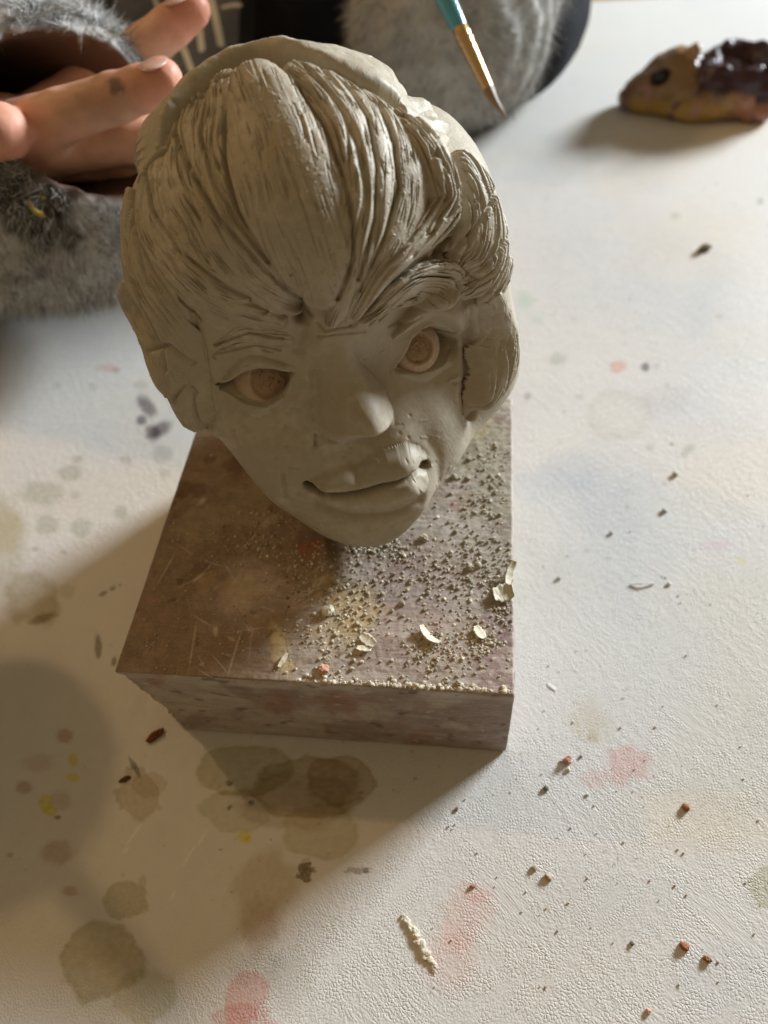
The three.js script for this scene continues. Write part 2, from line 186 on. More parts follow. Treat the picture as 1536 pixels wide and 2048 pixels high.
// ------------------------------------------------------------------ the block
const BW = 0.120, BH = 0.0446, BD = 0.1203;
const blockTop = (u, v) => onLevel(u, v, BH);
{
  const S = 900, rr = rng(3);
  // top (left half): brown-mauve old paint with pale dust, ochre smears and dark drops; sides (right half): long wood grain under worn paint
  const spots = []; const spot = (u, v, r, col, a, e = 0.3, st = 1, ang = 0) => { const p = blockTop(u, v); spots.push({ x: (p.x + BW / 2) / BW, y: (p.z + BD) / BD, r: r / 6800 / BW, col, a, e, st, ca: Math.cos(ang), sa: Math.sin(ang) }); };
  const DR = [0.10, 0.05, 0.025], OC = [0.52, 0.40, 0.18], PU = [0.26, 0.15, 0.17], PA = [0.52, 0.46, 0.40], RD = [0.30, 0.09, 0.05], GN = [0.36, 0.33, 0.22];
  for (const s of [[365, 980, 26, DR, 0.75], [395, 980, 20, DR, 0.75], [342, 1010, 12, DR, 0.7], [355, 1030, 16, DR, 0.6], [420, 918, 16, DR, 0.6], [470, 930, 30, DR, 0.7], [405, 1138, 22, DR, 0.6], [360, 1163, 9, DR, 0.8], [348, 1200, 5, DR, 0.8], [270, 1220, 9, DR, 0.8],
    [620, 1075, 34, DR, 0.5], [620, 1100, 26, RD, 0.6], [560, 1060, 30, DR, 0.3], [930, 1005, 30, RD, 0.55], [860, 1240, 34, RD, 0.4], [900, 1310, 26, RD, 0.4], [1010, 1240, 50, PU, 0.8], [990, 1330, 60, PU, 0.6], [760, 1330, 60, PU, 0.4], [820, 1180, 90, PU, 0.4],
    [720, 1220, 56, OC, 0.6], [690, 1260, 60, OC, 0.4], [655, 1170, 40, OC, 0.3], [560, 1290, 18, OC, 0.8, 0.4, 3, 1.1], [570, 1330, 14, OC, 0.8, 0.4, 2, 0.8], [480, 1180, 40, OC, 0.3], [410, 1165, 26, OC, 0.25], [400, 1050, 60, GN, 0.35],
    [500, 1000, 70, GN, 0.4], [960, 900, 90, GN, 0.7], [985, 1000, 70, GN, 0.6], [930, 1080, 90, PA, 0.45], [900, 1160, 110, PA, 0.3], [690, 1350, 60, PA, 0.6, 0.5, 2, 0], [880, 1270, 70, PA, 0.4], [930, 850, 60, OC, 0.35]]) spot(...s);
  for (let i = 0; i < 90; i++) spot(260 + rr() * 760, 880 + rr() * 500, 2 + rr() * rr() * 9, rr() < 0.6 ? DR : PA, 0.3 + rr() * 0.5, 0.4, 1 + rr() * 2, rr() * 3);
  for (let i = 0; i < 70; i++) spot(300 + rr() * 690, 1080 + rr() * 290, 1 + rr() * 1.2, rr() < 0.5 ? [0.14, 0.08, 0.05] : PA, 0.6, 0.5, 8 + rr() * 16, rr() * 3);
  const buf = new Uint8Array(2 * S * S * 4), c = [0, 0, 0], s8 = (x) => Math.round(255 * clamp(x <= 0.0031308 ? x * 12.92 : 1.055 * x ** (1 / 2.4) - 0.055));
  let row = spots;
  const tex = (i, j) => {
    if (i < S) {
      const x = (i + 0.5) / S, y = (j + 0.5) / S, n = fbm(x * 5, y * 7, 1.3, 5), m = fbm(x * 3 + 5, y * 3, 7.1, 4), gr = fbm(x * 9, y * 160, 3, 3), f = N3(x * 130, y * 130, 2), q = fbm(x * 26, y * 26, 4, 4);
      const pale = sstep(0.05, 0.9, x * 0.75 + y * 0.15 + n * 0.9 - 0.1);
      const A = [0.215, 0.150, 0.095], B = [0.40, 0.335, 0.285];
      for (let e = 0; e < 3; e++) c[e] = mix(A[e], B[e], pale) * (1 + 0.35 * m + 0.22 * gr + 0.16 * f + 0.4 * q + 0.22 * N3(x * 420, y * 260, 6));
      for (const s of row) { const dx = (x - s.x) / s.r, dy = (y - s.y) / s.r; if (Math.abs(dx) > 1.7 * s.st) continue; const px = (dx * s.ca + dy * s.sa) / s.st, py = -dx * s.sa + dy * s.ca; if (px * px + py * py > 3) continue; const d = Math.hypot(px, py) + 0.9 * fbm(px * 1.4 + s.x * 90, py * 1.4 + s.y * 70, s.r * 300, 4); const w = s.a * (1 - sstep(1 - s.e, 1 + s.e, d)) * clamp(0.8 + q); for (let e = 0; e < 3; e++) c[e] = mix(c[e], s.col[e], clamp(w)); }
      const dust = sstep(0.12, 0.42, fbm(x * 60, y * 60, 9, 3) + 0.5 * (x - 0.6) + 0.3 * n) * 0.75; for (let e = 0; e < 3; e++) c[e] = mix(c[e], [0.46, 0.41, 0.33][e], dust);
    } else {
      const x = (i - S + 0.5) / S, y = (j + 0.5) / S, gr = fbm(x * 5, y * 34, 3, 4), n = fbm(x * 5, y * 5, 11, 4), q = fbm(x * 16, y * 26, 6, 4), f = N3(x * 140, y * 300, 2);
      const patch = sstep(0.0, 0.2, n + (x - 0.45) * 0.5 + 0.1 * q), red = sstep(0.1, 0.3, fbm(x * 6 + 8, y * 3, 2, 4) - Math.abs(x - 0.42) * 0.5 + 0.12);
      const A = [0.40, 0.34, 0.275], B = [0.29, 0.22, 0.18], R = [0.29, 0.155, 0.105];
      for (let e = 0; e < 3; e++) { c[e] = mix(A[e], B[e], patch); c[e] = mix(c[e], R[e], red * 0.75); c[e] *= 1 + 0.34 * gr + 0.4 * q + 0.2 * f + 0.12 * N3(x * 60, y * 400, 9); }
      const worn = sstep(0.24, 0.4, fbm(x * 22, y * 34, 17, 3)) * 0.6 + sstep(0.3, 0.5, gr) * 0.25 + sstep(0.34, 0.4, y + 0.03 * q) * sstep(-0.25, 0.15, fbm(x * 9, 4, 2, 3)) * 0.7; for (let e = 0; e < 3; e++) c[e] = mix(c[e], [0.50, 0.45, 0.40][e], clamp(worn));
      const dk = sstep(0.2, 0.36, fbm(x * 16 + 3, y * 22, 21, 3)) * 0.6; for (let e = 0; e < 3; e++) c[e] = mix(c[e], [0.10, 0.06, 0.045][e], dk);
    }
  };
  const bmp = new Uint8Array(2 * S * S * 4);
  for (let j = 0; j < S; j++) { row = spots.filter((s) => Math.abs((j + 0.5) / S - s.y) < 1.7 * s.st * s.r); for (let i = 0; i < 2 * S; i++) {
    tex(i, j); const k = (j * 2 * S + i) * 4; buf[k] = s8(c[0]); buf[k + 1] = s8(c[1]); buf[k + 2] = s8(c[2]); buf[k + 3] = 255;
    const x = i / S, y = j / S, h = i < S ? 0.5 + 0.35 * fbm(x * 40, y * 40, 5, 4) + 0.25 * fbm(x * 8, y * 60, 2, 3) : 0.5 + 0.35 * fbm(x * 6, y * 60, 3, 4) + 0.35 * fbm(x * 60, y * 60, 8, 3);
    bmp[k] = bmp[k + 1] = bmp[k + 2] = 255 * clamp(h); bmp[k + 3] = 255;
  } }
  const mat = new THREE.MeshPhysicalMaterial({ map: finishTex(buf, 2 * S, S, true, false), bumpMap: finishTex(bmp, 2 * S, S, false, false), bumpScale: 0.0007, roughness: 0.55, specularIntensity: 0.5 });
  const R = 0.0009, hx = BW / 2 - R, hy = BH / 2 - R, hz = BD / 2 - R, P = V(), Q = V();
  // a point of the worn block: a box with slightly rounded edges, the front left upright edge broken away
  function shape(x, y, z) {
    Q.set(clamp(x, -hx, hx), clamp(y, -hy, hy), clamp(z, -hz, hz)); P.set(x, y, z).sub(Q); const n = P.length() || 1; P.multiplyScalar(1 / n);
    const wob = 0.00022 * fbm(x * 120, y * 120, z * 120, 3) + 0.0004 * fbm(x * 26, y * 26, z * 26 + 5, 2);
    const o = Q.clone().addScaledVector(P, R + wob);
    const e = (o.x + BW / 2) + (BD / 2 - o.z), hgt = (BH / 2 - o.y) / BH;      // how far from the front left edge
    const depth = (0.0035 + 0.006 * sstep(0.05, 0.75, hgt) + 0.0022 * fbm(2, o.y * 260, 1, 4) * 2 + 0.0012 * Math.abs(N3(7, o.y * 420, o.z * 300))) * sstep(0.0, 0.12, hgt + 0.03);
    if (e < depth) { const m = (depth - e) / 2 * (0.92 + 0.2 * N3(o.x * 700, o.y * 500, o.z * 700)); o.x += m; o.z -= m; }
    const ef = Math.hypot(BH / 2 - o.y, BD / 2 - o.z);                          // nicks along the front top edge
    const nick = 0.0016 * Math.max(0, fbm(o.x * 160, 3, 5, 4) - 0.02); if (ef < nick * 2) { o.y -= (nick * 2 - ef) * 0.4; o.z -= (nick * 2 - ef) * 0.4; }
    return o;
  }
  const stops = (n) => { const a = [0]; for (let i = 0; i <= 8; i++) a.push(R * 2 * (i + 1) / 9); return a; };
  function axis(len, n) { const e = [0, 0.0002, 0.0004, 0.0006, 0.0008, 0.001, 0.0014]; const m = []; for (let i = 0; i <= n; i++) m.push(0.0018 + (len - 0.0036) * i / n); return [...e, ...m, ...e.map((x) => len - x).reverse()]; }
  function face(o, a, la, b, lb, uvf) {
    const A = axis(la, 150), B = axis(lb, Math.round(150 * lb / la)), pos = [], nor = [], uv = [], idx = [], w = A.length;
    const pt = (s, t) => shape(o.x + a.x * s + b.x * t, o.y + a.y * s + b.y * t, o.z + a.z * s + b.z * t);
    for (const t of B) for (const s of A) {
      const p = pt(s, t), e = 0.00012, du = pt(Math.min(s + e, la), t).sub(pt(Math.max(s - e, 0), t)), dv = pt(s, Math.min(t + e, lb)).sub(pt(s, Math.max(t - e, 0))), n = du.cross(dv).normalize();
      pos.push(p.x, p.y, p.z); nor.push(n.x, n.y, n.z); uv.push(...uvf(s / la, t / lb));
    }
    for (let j = 0; j < B.length - 1; j++) for (let i = 0; i < w - 1; i++) { const k = j * w + i; idx.push(k, k + 1, k + w + 1, k, k + w + 1, k + w); }
    const g = new THREE.BufferGeometry(); g.setAttribute('position', new THREE.Float32BufferAttribute(pos, 3)); g.setAttribute('normal', new THREE.Float32BufferAttribute(nor, 3)); g.setAttribute('uv', new THREE.Float32BufferAttribute(uv, 2)); g.setIndex(idx); return g;
  }
  const X = BW / 2, Y = BH / 2, Z = BD / 2;
  const side = (s, t) => [0.5 + 0.5 * s, t * 0.4];
  const top = face(V(-X, Y, Z), V(1, 0, 0), BW, V(0, 0, -1), BD, (s, t) => [s * 0.5, 1 - t]);
  const sides = mergeGeometries([face(V(-X, -Y, Z), V(1, 0, 0), BW, V(0, 1, 0), BH, side), face(V(X, -Y, Z), V(0, 0, -1), BD, V(0, 1, 0), BH, (s, t) => side(s, 0.9 + t)), face(V(X, -Y, -Z), V(-1, 0, 0), BW, V(0, 1, 0), BH, (s, t) => side(s, 0.5 + t)), face(V(-X, -Y, -Z), V(0, 0, 1), BD, V(0, 1, 0), BH, (s, t) => side(s, 1.3 + t))]);
  const block = thing('wooden_block', 'square brown and mauve wooden block with a chipped corner, under the clay head', 'block', V(0, BH / 2 + 0.0001, -BD / 2));
  part('painted_top', top, mat, block); part('block_side', sides, mat, block);
}
// ------------------------------------------------------------------ the clay head (millimetres round its middle HC)
const HC = V(0.003, 0.103, -0.100);
const clayMat = new THREE.MeshPhysicalMaterial({ vertexColors: true, roughness: 0.5, specularIntensity: 0.55 });
{
  const mm = (p) => p.clone().sub(HC).multiplyScalar(1000);
  const FACE = V(0.2904, 0.342, 0.8937), CHIN = mm(at(720, 1092, 0.236)), EYE = mm(CAM);
  const sil = (u, v) => { const d = sight(u, v); return mm(CAM.clone().addScaledVector(d, HC.clone().sub(CAM).dot(d))); };       // where a sight line passes nearest
  const onFace = (u, v, off) => { const d = sight(u, v); return EYE.clone().addScaledVector(d, (FACE.dot(CHIN.clone().sub(EYE)) + off) / FACE.dot(d)); };
  const onBall = (u, v, r) => { const d = sight(u, v), b = EYE.dot(d), c = EYE.lengthSq() - r * r; return EYE.clone().addScaledVector(d, -b - Math.sqrt(Math.max(0, b * b - c))); };
  // 1. the broad form: radii through control points
  const ctl = [];
  for (const [u, v, k = 0] of [[560, 83, -6.5], [640, 95, -6.5], [700, 108, -6.5], [765, 125, -6.5], [830, 200, -6], [880, 240, -4], [915, 290, -1], [960, 310, -2], [1000, 390, -2], [1022, 450, -2], [1030, 520, -2], [1025, 600, -2], [1024, 660, -3.6], [1016, 720, -3.6], [992, 780, -3.4], [947, 845, -3], [935, 870], [915, 930], [885, 985],
    [500, 950], [460, 905], [440, 880, -1], [380, 865, -2.6], [340, 845, -2.8], [310, 800, -2.8], [295, 740, -3], [290, 690, -3], [265, 640, -3], [240, 600, -2.5], [237, 560, -2], [240, 500, -2], [237, 440, -2], [245, 390, -2], [262, 340, -2], [300, 270, -3.5], [340, 200, -5.5], [385, 150, -6.3], [440, 105, -6.3], [500, 88, -6.5]]) { const p = sil(u, v); ctl.push(p.setLength(p.length() + k)); }
  for (const [u, v, t] of [[860, 1040, 0.229], [830, 1065, 0.234], [780, 1088, 0.239], [720, 1092, 0.241], [670, 1080, 0.239], [610, 1040, 0.234], [560, 1010, 0.230]]) ctl.push(mm(at(u, v, t)));
  for (const [u, v, o] of [[500, 670, -6], [420, 690, -12], [480, 880, -10], [430, 800, -15], [520, 830, -9], [600, 800, -6], [664, 690, 0], [620, 900, -2], [760, 920, -0.5], [620, 975, -1], [770, 985, 3], [730, 1050, 3], [600, 1010, -4], [850, 580, -6], [790, 640, -5], [845, 700, -9], [890, 800, -11], [925, 700, -18], [850, 900, -4], [885, 940, -11], [846, 975, -5],
    [560, 600, -1], [660, 640, 1], [520, 745, -9], [640, 1060, 0], [820, 1030, 0], [720, 660, 0], [800, 800, -7]]) ctl.push(onFace(u, v, o));
  for (const [u, v, r] of [[600, 400, 56], [540, 170, 61], [460, 300, 60.5], [700, 250, 59], [380, 400, 60.5], [330, 560, 56], [850, 350, 56.5], [930, 440, 53], [800, 430, 53.5], [560, 500, 52], [690, 540, 49], [480, 480, 55], [440, 590, 52], [790, 530, 50], [900, 540, 46], [960, 600, 48], [320, 700, 53], [380, 780, 51]]) ctl.push(onBall(u, v, r));
  for (const p of [[0, 0, -62], [42, 0, -40], [-42, 0, -42], [0, 42, -44], [0, -40, -40], [0, -50, 2], [30, -42, -20], [-32, -40, -22], [6, -54, 26], [28, -44, 8], [-22, -44, 6], [44, -22, -20], [-46, -18, -20], [30, 40, -40], [-34, 36, -40], [14, -50, 30], [-8, -50, 24]]) ctl.push(V(...p));
  const n = ctl.length, m = n + 4, M = [], D = ctl.map((p) => p.clone().normalize());
  for (let i = 0; i < n; i++) M.push([...D.map((d) => D[i].distanceTo(d) ** 3), 1, D[i].x, D[i].y, D[i].z, ctl[i].length()]);
  for (let i = 0; i < n; i++) M[i][i] += 0.0015;
  for (let k = 0; k < 4; k++) M.push([...D.map((d) => [1, d.x, d.y, d.z][k]), 0, 0, 0, 0, 0]);
  for (let i = 0; i < m; i++) { let b = i; for (let j = i; j < m; j++) if (Math.abs(M[j][i]) > Math.abs(M[b][i])) b = j; [M[i], M[b]] = [M[b], M[i]]; for (let j = i + 1; j < m; j++) { const f = M[j][i] / M[i][i]; if (f) for (let k = i; k <= m; k++) M[j][k] -= f * M[i][k]; } }
  const W = new Array(m); for (let i = m - 1; i >= 0; i--) { let s = M[i][m]; for (let j = i + 1; j < m; j++) s -= M[i][j] * W[j]; W[i] = s / M[i][i]; }
  const DX = D.map((d) => d.x), DY = D.map((d) => d.y), DZ = D.map((d) => d.z);
  const radius = (x, y, z) => { let s = W[n] + W[n + 1] * x + W[n + 2] * y + W[n + 3] * z; for (let i = 0; i < n; i++) { const a = x - DX[i], b = y - DY[i], c = z - DZ[i], q = a * a + b * b + c * c; s += W[i] * q * Math.sqrt(q); } return s; };
  const rOf = (p) => { const l = p.length(); return radius(p.x / l, p.y / l, p.z / l); };
  const onBase = (p) => p.clone().setLength(rOf(p));
  // where a sight line meets the broad form
  function hit(u, v, up = 0) { const d = sight(u, v); let t = 130; const p = V(); for (let i = 0; i < 400; i++) { p.copy(EYE).addScaledVector(d, t); const g = p.length() - rOf(p) - up; if (g < 0.02) break; t += Math.max(0.05, g * 0.5); if (t > 290) return onBase(sil(u, v)); } return onBase(p); }
  const pxmm = (p) => FOCAL / EYE.distanceTo(p);           // photograph pixels in a millimetre there
  // 2. ribbons of clay laid on the form: [u, v, half width in pixels], height, layer
  const ribbons = [];
  function ribbon(kind, pts, H, lay, o = {}) {
    const P = o.over ? o.over.map((q) => ({ p: q.b, w: q.w, h: q.h })) : pts.map(([u, v, w]) => { const p = hit(u, v, kind === 'hair' ? lay + H * 0.7 : kind === 'cap' ? 5.5 : kind === 'brow' ? H * 0.6 : 0); return { p, w: w / pxmm(p), h: 1 }; });
    const seg = []; let s = 0;
    const curve = new THREE.CatmullRomCurve3(P.map((q) => q.p)), K = (pts.length - 1) * (o.per ?? 4); let last = null;
    for (let i = 0; i <= K; i++) { const f = i / K, q = onBase(curve.getPoint(f)), j = Math.min(pts.length - 2, Math.floor(f * (pts.length - 1))), e = f * (pts.length - 1) - j, ee = e * e * (3 - 2 * e); const w = mix(P[j].w, P[j + 1].w, ee), ht = mix(P[j].h, P[j + 1].h, e); if (last) { const t = q.clone().sub(last.q), L = t.length(); t.divideScalar(L); const nrm = last.q.clone().normalize(), side = t.clone().cross(nrm).normalize(); seg.push({ a: last.q, t, side, L, wa: last.w, wb: w, ha: last.ht, hb: ht, s0: s }); s += L; } last = { q, w, ht }; }
    const lo = V(1e9, 1e9, 1e9), hi = V(-1e9, -1e9, -1e9); for (const g of seg) { const w = Math.max(g.wa, g.wb) / Math.min(o.back ?? 1, o.left ?? 1) + 2; for (const q of [g.a, g.a.clone().addScaledVector(g.t, g.L)]) { lo.min(q.clone().subScalar(w)); hi.max(q.clone().addScalar(w)); } }
    ribbons.push({ kind, seg, H, lay, len: s, lo, hi, edge: o.edge ?? 2.6, fine: o.fine ?? 1, coarse: o.coarse ?? 0.5, cap: o.cap ?? 1, pw: o.pw ?? 0.62, fs: o.fs ?? o.fullEnd ?? 0.35, holes: o.holes ?? 0, back: o.back ?? 1, left: o.left ?? 1, tilt: o.tilt ?? 0, seed: ribbons.length * 7.31 + 1.7, fade: o.fade ?? 0.12, fullEnd: o.fullEnd ?? 0.35, name: o.name });
  }
  const strandNoise = (s, t, f, g, seed) => 1 - Math.abs(N3(s * f + 0.35 * N3(t * 0.12, s * 0.2, seed), t * g, seed)) * 2.4;
  function evalRibbon(r, x, y, z, out) {
    if (x < r.lo.x || x > r.hi.x || y < r.lo.y || y > r.hi.y || z < r.lo.z || z > r.hi.z) return false;
    let best = 1e9, bs = 0, bt = 0, bw = 1, bh = 1;
    for (const g of r.seg) {
      const dx = x - g.a.x, dy = y - g.a.y, dz = z - g.a.z; let t = dx * g.t.x + dy * g.t.y + dz * g.t.z; const c = t < 0 ? 0 : t > g.L ? g.L : t, o = t - c, w = g.wa + (g.wb - g.wa) * c / g.L;
      let lat = dx * g.side.x + dy * g.side.y + dz * g.side.z; if (lat < 0) lat *= r.back; else lat *= r.left; const q = Math.hypot(lat, o * ((o < 0 && g.s0 === 0) || (o > 0 && g === r.seg[r.seg.length - 1]) ? r.cap : 1)) / w; if (q < best) { best = q; bs = lat; bt = g.s0 + c; bw = w; bh = g.ha + (g.hb - g.ha) * c / g.L; }
    }
    if (best >= 1) return false;
    const f = bt / r.len, end = mix(r.fs, 1, sstep(0, r.fade, f)) * mix(1, r.fullEnd, sstep(1 - r.fade, 1, f)) * bh;
    let h = r.lay + r.H * end * Math.pow(1 - Math.pow(best, r.edge), r.pw) * (1 + r.tilt * bs / bw);
    if (r.fine || r.coarse) {
      const inn = sstep(0, 0.2, 1 - best), amp = clamp(0.25 + 1.5 * N3(bs * 0.11 + r.seed, bt * 0.06, 2.2)), wob = 0.9 * N3(bt * 0.06, bs * 0.12, r.seed);
      if (r.coarse) { const k = 1 - Math.abs(N3(bs * 0.36 + wob, bt * 0.022, r.seed)) * 2.8; h -= r.coarse * inn * (sstep(0.45, 1.0, k) * 1.25 - 0.2) * clamp(0.45 + amp); }
      const k = 1 - Math.abs(N3(bs * 0.66 + wob, bt * 0.03, r.seed + 9)) * 2.6, k2 = 1 - Math.abs(N3(bs * 1.25 + wob * 1.4, bt * 0.075, r.seed + 21)) * 2.4, g1 = clamp(0.3 + 1.8 * N3(bs * 0.35 + 5, bt * 0.13, r.seed + 61)), g2 = clamp(0.35 + 1.6 * N3(bs * 0.5, bt * 0.19, r.seed + 33));
      h -= r.fine * inn * (1.05 * amp * g1 * sstep(0.62, 0.98, k) + 0.6 * g2 * sstep(0.62, 1.0, k2) - 0.16 * amp * sstep(0.5, 0.1, k));
      if (r.holes) { const q = N3(bs * 0.75, bt * 0.24, r.seed + 50); h -= r.holes * 1.3 * inn * sstep(0.22, 0.42, q) * clamp(1.2 - f * 1.4); }
    }
    out.h = h; out.q = best; return true;
  }
  // the smooth slab over the crown, behind the crack
  ribbon('cap', [[256, 356, 10], [292, 278, 26], [344, 198, 36], [414, 122, 40], [520, 84, 42], [620, 92, 42], [724, 136, 44], [806, 186, 36], [872, 246, 16]], 6.6, 0, { fine: 0, coarse: 0, edge: 6, fs: 0.1, fullEnd: 0.25, fade: 0.2, back: 0.22, name: 'crown_slab' });
  const lock = (pts, H, lay, o) => ribbon('hair', pts, H, lay, { name: 'hair_lock', edge: 2.7, fs: 0.9, cap: 2, fullEnd: 0.75, ...o });
  // left side, each tucked under the next
  lock([[256, 380, 14], [250, 450, 28], [262, 540, 44], [306, 620, 46], [345, 690, 38], [372, 760, 22]], 2.8, 0.0, { fine: 1.2, coarse: 0.5 });
  lock([[312, 300, 30], [294, 360, 48], [306, 440, 70], [350, 520, 70], [420, 580, 58], [490, 622, 40], [560, 648, 14]], 3.0, 0.5, { fine: 1.25, coarse: 0.5 });
  lock([[384, 192, 36], [366, 270, 52], [370, 350, 74], [410, 440, 72], [470, 528, 56], [530, 588, 36], [584, 624, 12]], 3.0, 0.5, { fine: 1.25, coarse: 0.4 });
  lock([[446, 148, 36], [440, 215, 52], [434, 290, 72], [460, 380, 72], [500, 470, 58], [548, 548, 38], [590, 606, 14]], 3.0, 0.7, { fine: 1.1, coarse: 0.3 });
  // right side
  lock([[726, 186, 36], [775, 240, 52], [800, 320, 62], [800, 400, 62], [775, 480, 52], [735, 560, 36], [692, 640, 14]], 3.4, 0.4, { fine: 1.2, coarse: 0.35, edge: 2.8 });
  lock([[808, 222, 32], [860, 275, 50], [898, 345, 46], [908, 404, 42], [876, 446, 30], [822, 500, 20], [764, 562, 16], [712, 640, 9]], 4.6, 1.0, { fine: 1.5, coarse: 1.4, holes: 1, edge: 2.6 });
  lock([[658, 150, 34], [722, 215, 38], [750, 300, 38], [756, 400, 34], [746, 480, 28], [715, 570, 18]], 4.0, 1.0, { fine: 1.5, coarse: 0.8, edge: 2.6 });
  lock([[588, 134, 38], [652, 178, 46], [694, 260, 52], [712, 350, 50], [712, 440, 46], [702, 530, 40], [684, 600, 28], [660, 652, 12]], 5.2, 1.4, { fine: 1.4, coarse: 1.1, edge: 2.6 });
  lock([[500, 138, 52], [526, 205, 78], [556, 300, 106], [580, 380, 106], [606, 460, 96], [636, 540, 68], [656, 606, 26]], 7.0, 1.4, { fine: 0.85, coarse: 0.2, edge: 2.3, pw: 0.6, fullEnd: 0.8 });
  lock([[912, 300, 16], [944, 332, 38], [974, 390, 54], [986, 460, 68], [972, 528, 62], [938, 550, 30]], 4.6, 0.6, { fine: 1.5, coarse: 1.3, edge: 2.6 });
  lock([[1022, 520, 18], [1004, 572, 34], [982, 602, 22]], 2.8, 0.8, { fine: 1 });
  
  lock([[994, 592, 16], [1016, 650, 25], [1016, 720, 27], [990, 786, 20], [950, 844, 9]], 4.4, 0.3, { fullEnd: 0.3, fine: 1.5, coarse: 1.2, edge: 2, pw: 0.75 });
  lock([[240, 566, 18], [258, 630, 30], [288, 690, 32], [314, 750, 30], [334, 794, 16]], 3.6, 0.3, { fine: 1.4, coarse: 0.8, edge: 2, pw: 1.1, fs: 0.6 });
  lock([[316, 690, 22], [344, 760, 36], [366, 820, 34], [388, 864, 14]], 3.4, 0.2, { fine: 1.3, coarse: 0.7, edge: 2, pw: 1.1, fs: 0.6 });
  lock([[384, 770, 18], [412, 830, 26], [432, 872, 12]], 2.6, 0.1, { fine: 0.9, coarse: 0.4, edge: 2, pw: 1.1, fs: 0.6 });
  const brow = (pts, H, lay, o) => ribbon('brow', pts, H, lay, { name: 'eyebrow', ...o });
  brow([[436, 694, 10], [500, 672, 22], [566, 682, 18]], 1.0, 0.1, { fine: 0.7, coarse: 0.4, pw: 1 });
  brow([[735, 640, 12], [790, 594, 26], [842, 566, 36], [884, 566, 36], [902, 584, 22]], 5.0, 0.4, { fine: 1.8, coarse: 1.1, pw: 0.5, fullEnd: 0.6, edge: 3.0 });
  const lid = (pts, H, lay, o) => ribbon('face', pts, H, lay, { fine: 0, coarse: 0, edge: 2, pw: 1.3, name: 'face', ...o });
  lid([[790, 672, 8], [822, 636, 20], [860, 612, 28], [900, 624, 24], [926, 662, 12]], 4.0, 0, {});
  lid([[448, 764, 8], [505, 724, 16], [584, 738, 10]], 1.4, 0, {});
  lid([[460, 790, 7], [520, 818, 12], [578, 772, 7]], 0.6, 0, {});
  lid([[786, 744, 7], [850, 748, 12], [904, 714, 10]], 1.1, 0, {});
  // nose: height over the plane of the face, down (a) and across (b) from its root, in millimetres
  const N0 = onFace(662, 690, 0), ND = onFace(712, 892, 0).sub(N0).normalize(), NR = FACE.clone().cross(ND).normalize();
  function noseHeight(a, b) {
    if (a < 0 || a > 32) return 0;
    const z = 14 * sstep(-1, 21, a) * (1 - sstep(24.5, 30.5, a)), u = b - 0.22 * a + 0.6 * sstep(20, 30, a), wl = 6.5 + 8.2 * sstep(2, 24, a) - 2 * sstep(26, 32, a), wr = 4.6 + 3.4 * sstep(6, 20, a) - 1.5 * sstep(25, 31, a), q = Math.abs(u) / (u > 0 ? wr : wl);
    const f = q >= 1 ? 0 : u > 0 ? Math.pow(1 - Math.pow(q, 2.3), 0.75) : Math.pow(1 - Math.pow(q, 1.45), 1.05);
    return z * f + 1.9 * Math.exp(-((a - 25.5) ** 2) / 12 - ((b + 5.4) ** 2) / 16) + 0.8 * Math.exp(-((a - 22) ** 2) / 14 - ((b - 6) ** 2) / 10);
  }
  ribbons.push({ kind: 'nose', name: 'nose', seg: [], lo: V(1, 1, 1), hi: V(-1, -1, -1) }); const NOSE = ribbons.length - 1;
  const lip = (pts, H, o = {}) => ribbon('lips', pts, H, 0, { fine: 0, coarse: 0, edge: 2, pw: 1.0, per: 2, name: 'lip', ...o });
  lip([[624, 970, 8], [690, 966, 14], [730, 958, 16], [780, 942, 20], [818, 930, 19], [846, 930, 12]], 2.6, { pw: 1.1 });
  lip([[640, 994, 10], [706, 1002, 17], [770, 988, 22], [816, 968, 22], [842, 952, 15]], 2.8);
  // 3. strokes (a tool drawn along) and dents or lumps
  const marks = [];
  const stroke = (raw, w, d) => { const pts = [raw[0]]; for (let i = 1; i < raw.length; i++) { const [a, b] = raw[i - 1], [c, e] = raw[i], k = Math.max(1, Math.ceil(Math.hypot(c - a, e - b) / 22)); for (let j = 1; j <= k; j++) pts.push([mix(a, c, j / k), mix(b, e, j / k)]); } const P = pts.map(([u, v]) => hit(u, v, v < 600 && !(u > 780 && v > 500 && u < 950) ? 4 : u < 425 || u > 945 ? 3 : 0)); const ww = w / pxmm(P[0]); for (let i = 0; i < P.length - 1; i++) { const a = P[i], b = P[i + 1], ba = b.clone().sub(a); marks.push({ a, ba, L2: ba.lengthSq(), w: ww, d, first: i === 0, R: ww * 2.6, grp: pts }); } };
  const blob = (u, v, w, d) => stroke([[u, v], [u + 0.5, v]], w, d);
  stroke([[262, 366], [300, 312], [330, 282], [346, 250], [358, 216], [404, 168], [440, 148], [478, 136], [540, 126], [600, 132], [650, 148], [700, 176], [740, 196], [800, 220], [835, 244]], 4, -2.2); blob(770, 150, 34, 1.4); blob(470, 110, 20, 0.6); stroke([[480, 112], [560, 100], [640, 112]], 8, 0.5);
  stroke([[345, 262], [372, 330], [430, 430], [510, 520], [580, 590]], 4, -1.7); stroke([[282, 330], [300, 420], [350, 500], [440, 570], [540, 622]], 4, -1.7); stroke([[405, 185], [395, 260], [420, 350], [470, 440], [530, 520]], 3.5, -1.3); stroke([[262, 420], [284, 520], [340, 600], [380, 640]], 4, -1.5);
